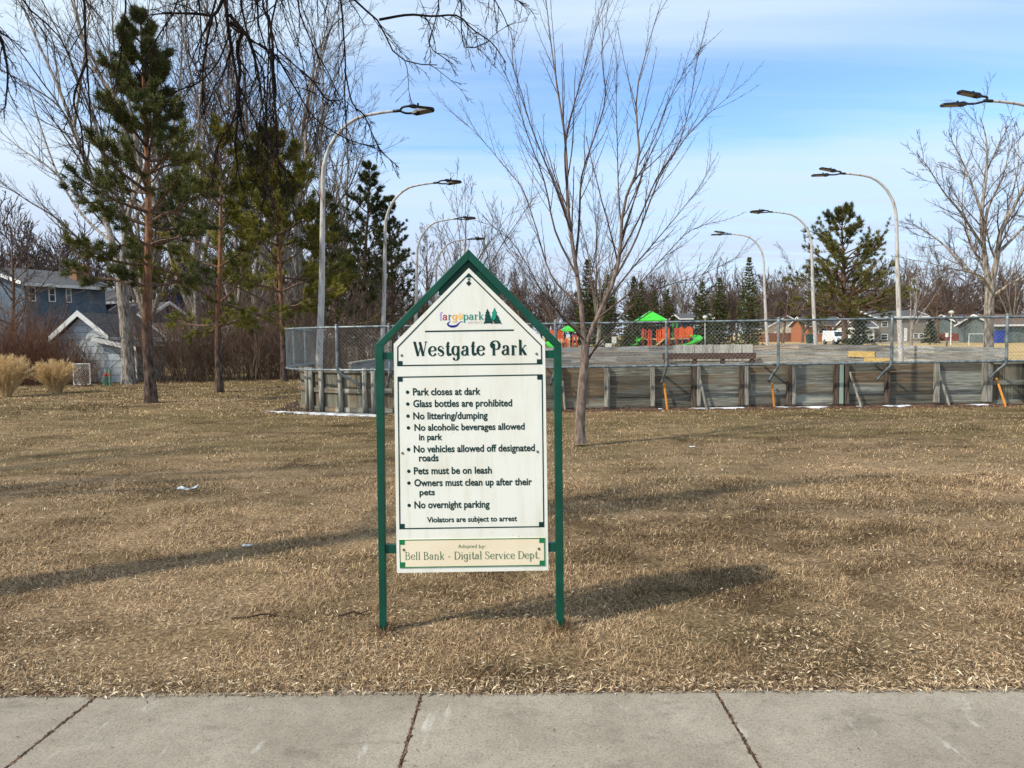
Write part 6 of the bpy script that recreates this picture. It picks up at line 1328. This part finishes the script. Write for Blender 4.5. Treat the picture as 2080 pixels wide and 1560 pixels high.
# park lamps
for px, Y, py, lab in ((1432, 93, 641, 'slim white park lamp between the playground and the narrow spruce'), (1931, 88, 631, 'slim white park lamp right of the small conical spruce')):
    c = at(px, 700, Y); zt_ = at(px, py, Y).z; T = thing('park_lamp', lab, 'lamp post', (c.x, Y, 0)); b = MB(); b.tube([(c.x, Y, 0), (c.x, Y, zt_-.35)], [.07, .05], 8); b.build('pole', M['white'], T)
    b = MB(); b.tube([(c.x, Y, zt_-.38), (c.x, Y, zt_-.3), (c.x, Y, zt_-.1), (c.x, Y, zt_)], [.08, .26, .30, .1], 12); b.build('lamp_head', M['white'], T)
c = at(1923, 700, 60); T = thing('park_post', 'dark short post with a pale box on top, left of the slim right park lamp', 'post', (c.x, 60, 0)); b = MB(); b.tube([(c.x, 60, 0), (c.x, 60, 1.15)], .07, 8); b.build('post', M['post_b'], T)
b = MB(); b.box((c.x, 60, 1.32), (.16, .16, .34)); b.build('box', M['white'], T)
# goal frame
c0, c1_ = at(1968, 697, 85), at(2000, 697, 85); b = MB(); b.tube([(c0.x, 85, 0), (c0.x, 85, 1.25), (c1_.x, 85, 1.25), (c1_.x, 85, 0)], .05, 6); tag(b.build('goal_frame', M['white']), 'white goal frame on the pale grass left of the right-hand bare tree', 'goal')

# ------------------------------------------------------------------ playground
def playground(px, Y, name, lab, big):
    c = at(px, 704, Y); o = thing(name, lab, 'playground', (c.x, Y, 0)); k = Y/FPX
    def X(p): return c.x+(p-px)*k
    def post(p, z, dy, m='play_red'):
        b = MB(); b.tube([(X(p), Y+dy, 0), (X(p), Y+dy, z)], .09, 8); b.build('post', M[m], o, True)
    def hip(pc, w, z0, z1_, dy, dz=0):
        b = MB(); h = w*k/2; x = X(pc); cs = [(x-h, Y+dy-h, z0), (x+h, Y+dy-h, z0), (x+h, Y+dy+h, z0), (x-h, Y+dy+h, z0)]
        r = .25*h if not dz else .5*h; ap = [(x-r*.2, Y+dy-r*.2, z1_), (x+r*.2, Y+dy-r*.2, z1_), (x+r*.2, Y+dy+r*.2, z1_), (x-r*.2, Y+dy+r*.2, z1_)]
        lo_ = [(p_[0], p_[1], p_[2]-.12) for p_ in cs]; b.add(lo_+cs+ap, [np.array([(i, (i+1) % 4, 4+(i+1) % 4, 4+i) for i in range(4)]+[(4+i, 4+(i+1) % 4, 8+(i+1) % 4, 8+i) for i in range(4)]), np.array([(8, 9, 10, 11), (0, 3, 2, 1)])]); b.build('roof', M['play_green'], o)
    def panel(pa, pb, z0, z1_, dy, m='play_orange', arch=False, slots=0):
        b = MB(); xa_, xb_ = X(pa), X(pb)
        if slots:
            n = slots*2+1; w = (xb_-xa_)/n
            for i in range(0, n, 2): b.prism([(xa_+i*w, Y+dy, z0), (xa_+(i+1)*w, Y+dy, z0), (xa_+(i+1)*w, Y+dy, z1_), (xa_+i*w, Y+dy, z1_)], (0, .06, 0))
            for z in (z0, z1_-.1): b.box(((xa_+xb_)/2, Y+dy+.03, z+.05), (xb_-xa_, .08, .1))
        else:
            top = [(xb_-(xb_-xa_)*t_, Y+dy, z1_-(.35*(1-math.sin(math.pi*t_)) if arch else 0)) for t_ in np.linspace(0, 1, 9)]
            b.prism([(xa_, Y+dy, z0), (xb_, Y+dy, z0)]+top, (0, .08, 0))
        b.build('panel', M[m], o)
    def deck(pa, pb, z, d=2.2):
        b = MB(); b.box(((X(pa)+X(pb))/2, Y, z), (X(pb)-X(pa), d, .14)); b.build('deck', M['play_tan'], o)
    def chute(path, w, m='play_green'):
        P = spline(path, 16); b = MB(); T = norm(np.gradient(P, axis=0)); sd = norm(np.cross(T, np.array([[0, 0, 1.]])))*w; up = np.array([[0, 0, .28]])
        V = np.stack([P-sd+up, P-sd*.7, P+sd*.7, P+sd+up], 1).reshape(-1, 3); n = len(P)
        b.add(V, [np.array([(4*i+j, 4*i+j+1, 4*i+j+5, 4*i+j+4) for i in range(n-1) for j in range(3)])]); s_ = b.build('slide', M[m], o, True); md = s_.modifiers.new('solid', 'SOLIDIFY'); md.thickness = .06
    if big:
        for p, dy in ((1298, -.9), (1341, -.9), (1298, 1.2), (1341, 1.2)): post(p, 4.1, dy, 'siding_dark')
        hip(1322, 58, 3.55, 4.75, .1); deck(1300, 1345, 1.15); deck(1350, 1395, 1.15)
        for p in (1304, 1316, 1338, 1356, 1370, 1382, 1396): post(p, 2.5, -1.05)
        panel(1300, 1310, 1.2, 2.35, -1.15, 'play_red', False, 2); panel(1313, 1321, .2, 2.3, -1.2, 'play_red', False, 1); panel(1330, 1343, .8, 2.35, -1.15, 'play_orange', False, 3); panel(1341, 1356, 1.25, 2.65, -1.2, 'play_orange')
        panel(1366, 1374, 1.2, 2.5, -1.2, 'play_red'); panel(1373, 1387, 1.25, 2.65, -1.15, 'play_orange', True); panel(1387, 1403, 1.25, 2.7, -1.1, 'play_orange', True)
        chute([(X(1298), Y-1, 1.25), (X(1293), Y-1.3, 1.0), (X(1286), Y-1.6, .4), (X(1280), Y-1.8, .18)], .45)
        chute([(X(1402), Y-.6, 1.35), (X(1409), Y-1.2, 1.25), (X(1408), Y-2.4, .9), (X(1398), Y-2.7, .55), (X(1384), Y-2.6, .25), (X(1376), Y-2.5, .18)], .55)
        b = MB(); b.tube([(X(1364), Y-.9, 1.2), (X(1364), Y-.9, 3.2), (X(1372), Y-.9, 3.2), (X(1372), Y-.9, 1.2)], .06, 6); b.build('hoop_rail', M['play_green'], o)
        b = MB(); b.prism([(X(1331), Y-1.3, .35), (X(1346), Y-1.3, 1.1), (X(1346), Y-1.3, 1.25), (X(1331), Y-1.3, .5)], (0, .9, 0)); b.build('ramp', M['play_tan'], o)
    else:
        for p in (1147, 1160): post(p, 2.6, .2, 'siding_dark')
        hip(1153.5, 30, 2.35, 2.95, .2, 1); deck(1120, 1145, 1.0)
        panel(1114, 1127, 1.1, 2.5, -.6, 'play_orange', True); panel(1132, 1143, 1.4, 2.5, -.7, 'play_orange', True)
        for p, z in ((1137, 1.9), (1143, 1.9), (1150, 1.5), (1163, 1.8), (1170, 1.8), (1211, 1.0)): post(p, z, -.6, 'play_orange')
        panel(1145, 1154, .05, 1.3, -.8, 'play_orange', False, 2); panel(1161, 1170, 1.1, 1.8, -.7, 'play_red', False, 1)
        chute([(X(1106), Y-1.0, 1.05), (X(1112), Y-1.6, .8), (X(1120), Y-2.2, .35), (X(1126), Y-2.6, .15)], .55)
playground(1350, 95, 'play_structure', 'orange play structure with a green hip roof and green spiral slide', True)
playground(1145, 90, 'play_structure', 'smaller orange climbing structure with a flat green canopy behind the sign post', False)
# white kiosk boards near the playground
c = at(1236, 700, 88); T = thing('notice_stand', 'white three-panel notice stand left of the playground tower', 'stand', (c.x, 88, 0))
for dx, w, z0, z1_ in ((-1.0, .9, .55, 1.15), (0, .75, 0, .75), (.65, .55, .75, 1.55)):
    b = MB(); b.box((c.x+dx, 88-.2*dx, (z0+z1_)/2), (w, .08, z1_-z0)); b.box((c.x+dx, 88-.2*dx+.06, z1_/2), (.08, .06, z1_)); b.build('panel', M['white'], T)
